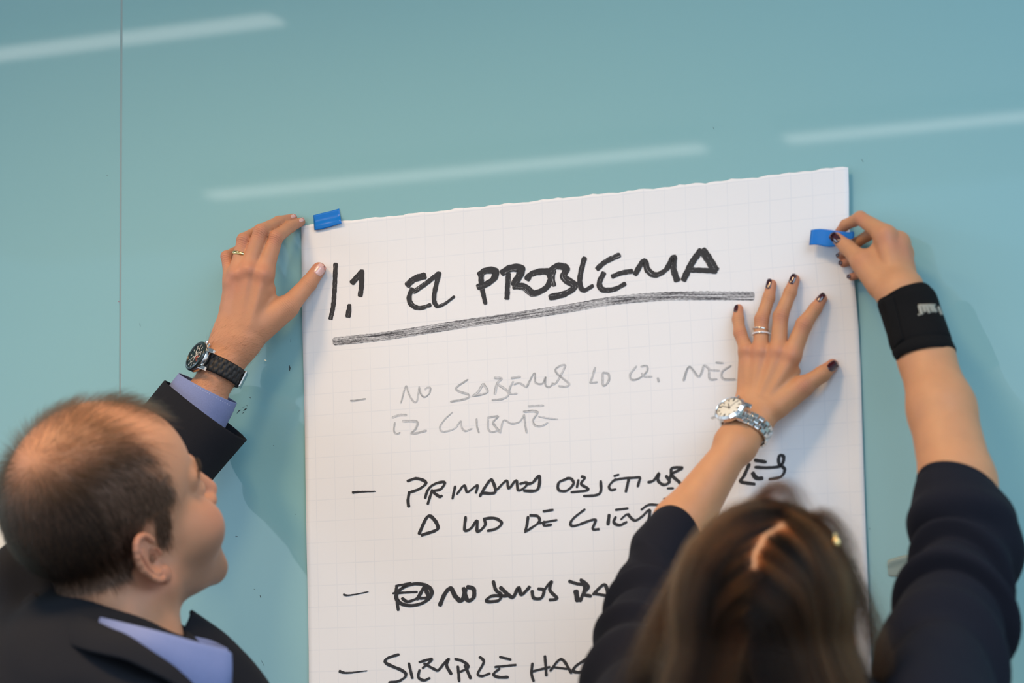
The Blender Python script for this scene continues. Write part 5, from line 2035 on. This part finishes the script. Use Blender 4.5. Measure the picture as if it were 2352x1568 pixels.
# ------------------------------------------------------------------ the tape between finger and thumb, and other small things
CR = (1790, 380, 7.84)
tp = tape_strip('tape_strip', "short blue tape strip held between the woman's right finger and thumb", [
    [(568, 1162, .026), (700, 1142, .029), (870, 1152, .033), (1060, 1180, .0355), (1220, 1196, .0350), (1345, 1190, .034)],
    [(552, 1300, .0262), (700, 1292, .029), (870, 1305, .033), (1060, 1290, .0355), (1220, 1265, .0350), (1350, 1245, .034)],
    [(538, 1432, .0265), (680, 1428, .029), (860, 1465, .033), (1040, 1450, .0355), (1220, 1360, .0350), (1338, 1306, .034)]], CR)

clip_c = px(1921, 1246, .485)
bm = bmesh.new()
bmesh.ops.create_uvsphere(bm, u_segments=16, v_segments=10, radius=1.0, matrix=Matrix.Translation(Vector(clip_c)) @ Matrix.Diagonal((0.0036, 0.0030, 0.0046, 1)))
cl = empty('hair_clip', clip_c)
tag(cl, "small gold clip at the right side of the woman's hair", 'hair clip')
bm_obj('ornament', bm, MAT['gold'], cl)
bm = bmesh.new()
ax = nrm(WOM_R @ np.array([0.2, -0.6, -0.7]))
s1 = nrm(np.cross(ax, TO_CAM))
obox(bm, clip_c - ax * 0.002 - TO_CAM * 0.003, (ax, s1, np.cross(ax, s1)), (0.0055, 0.0013, 0.0008))
bevel(bm_obj('clasp', bm, MAT['gold'], cl, smooth=False), 0.0004)

# flat stand-in added for an unidentified pale shape at the left edge
Q0, Q1 = px(46, 1160, WALL_D + .001), px(46, 1600, WALL_D + .001)
verts, faces = [], []
for i in range(9):
    for j in range(9):
        verts.append((Q0[0] - 0.60 * i / 8, Q0[1] - 0.004 * (i / 8) ** 2 - 0.002 * abs(math.sin(j * 0.7)), Q0[2] - 0.84 * j / 8))
for i in range(8):
    for j in range(8):
        faces.append((i * 9 + j, i * 9 + j + 1, i * 9 + j + 10, i * 9 + j + 9))
sh = mesh_obj('pale_sheet', verts, faces, mat('pale_plain', (0.74, 0.73, 0.68), 0.8))
sh.modifiers.new('sheet', 'SOLIDIFY').thickness = 0.0002
tag(sh, 'pale stand-in for an unidentified shape at the left edge of the glass, mostly hidden by the man', 'paper sheet')

# thin translucent patch on the glass beside the right sleeve
ct, nt, n, l, b = new_mat('clear_patch')
b.inputs['Base Color'].default_value = (0.42, 0.50, 0.45, 1)
b.inputs['Roughness'].default_value = 0.25
b.inputs['Alpha'].default_value = 0.45
verts, faces = [], []
CC = (2000, 1240, 15.68)
cor = np.array([[600, 720], [1500, 470], [2400, 420], [2400, 1180], [1400, 1290], [660, 1310]])
K_ = 14
top_ = catmull([px(CC[0] + x / CC[2], CC[1] + y / CC[2], WALL_D + .0008) for x, y in ((600, 740), (760, 660), (1500, 480), (2400, 420))], K_)
bot_ = catmull([px(CC[0] + x / CC[2], CC[1] + y / CC[2], WALL_D + .0008) for x, y in ((625, 1240), (760, 1310), (1400, 1300), (2400, 1180))], K_)
for i in range(K_):
    for j in range(8):
        f = j / 7
        p = top_[i] * (1 - f) + bot_[i] * f
        p = p + np.array([0, -0.0020 * math.exp(-((f - 0.30 + 0.022 * i) / 0.12) ** 2), 0])
        verts.append(p)
for i in range(K_ - 1):
    for j in range(7):
        faces.append((i * 8 + j, i * 8 + j + 1, i * 8 + 9 + j, i * 8 + 8 + j))
o = mesh_obj('clear_patch', verts, faces, ct)
o.modifiers.new('film', 'SOLIDIFY').thickness = 0.0001
tag(o, "translucent patch on the glass beside the woman's right sleeve", 'tape')
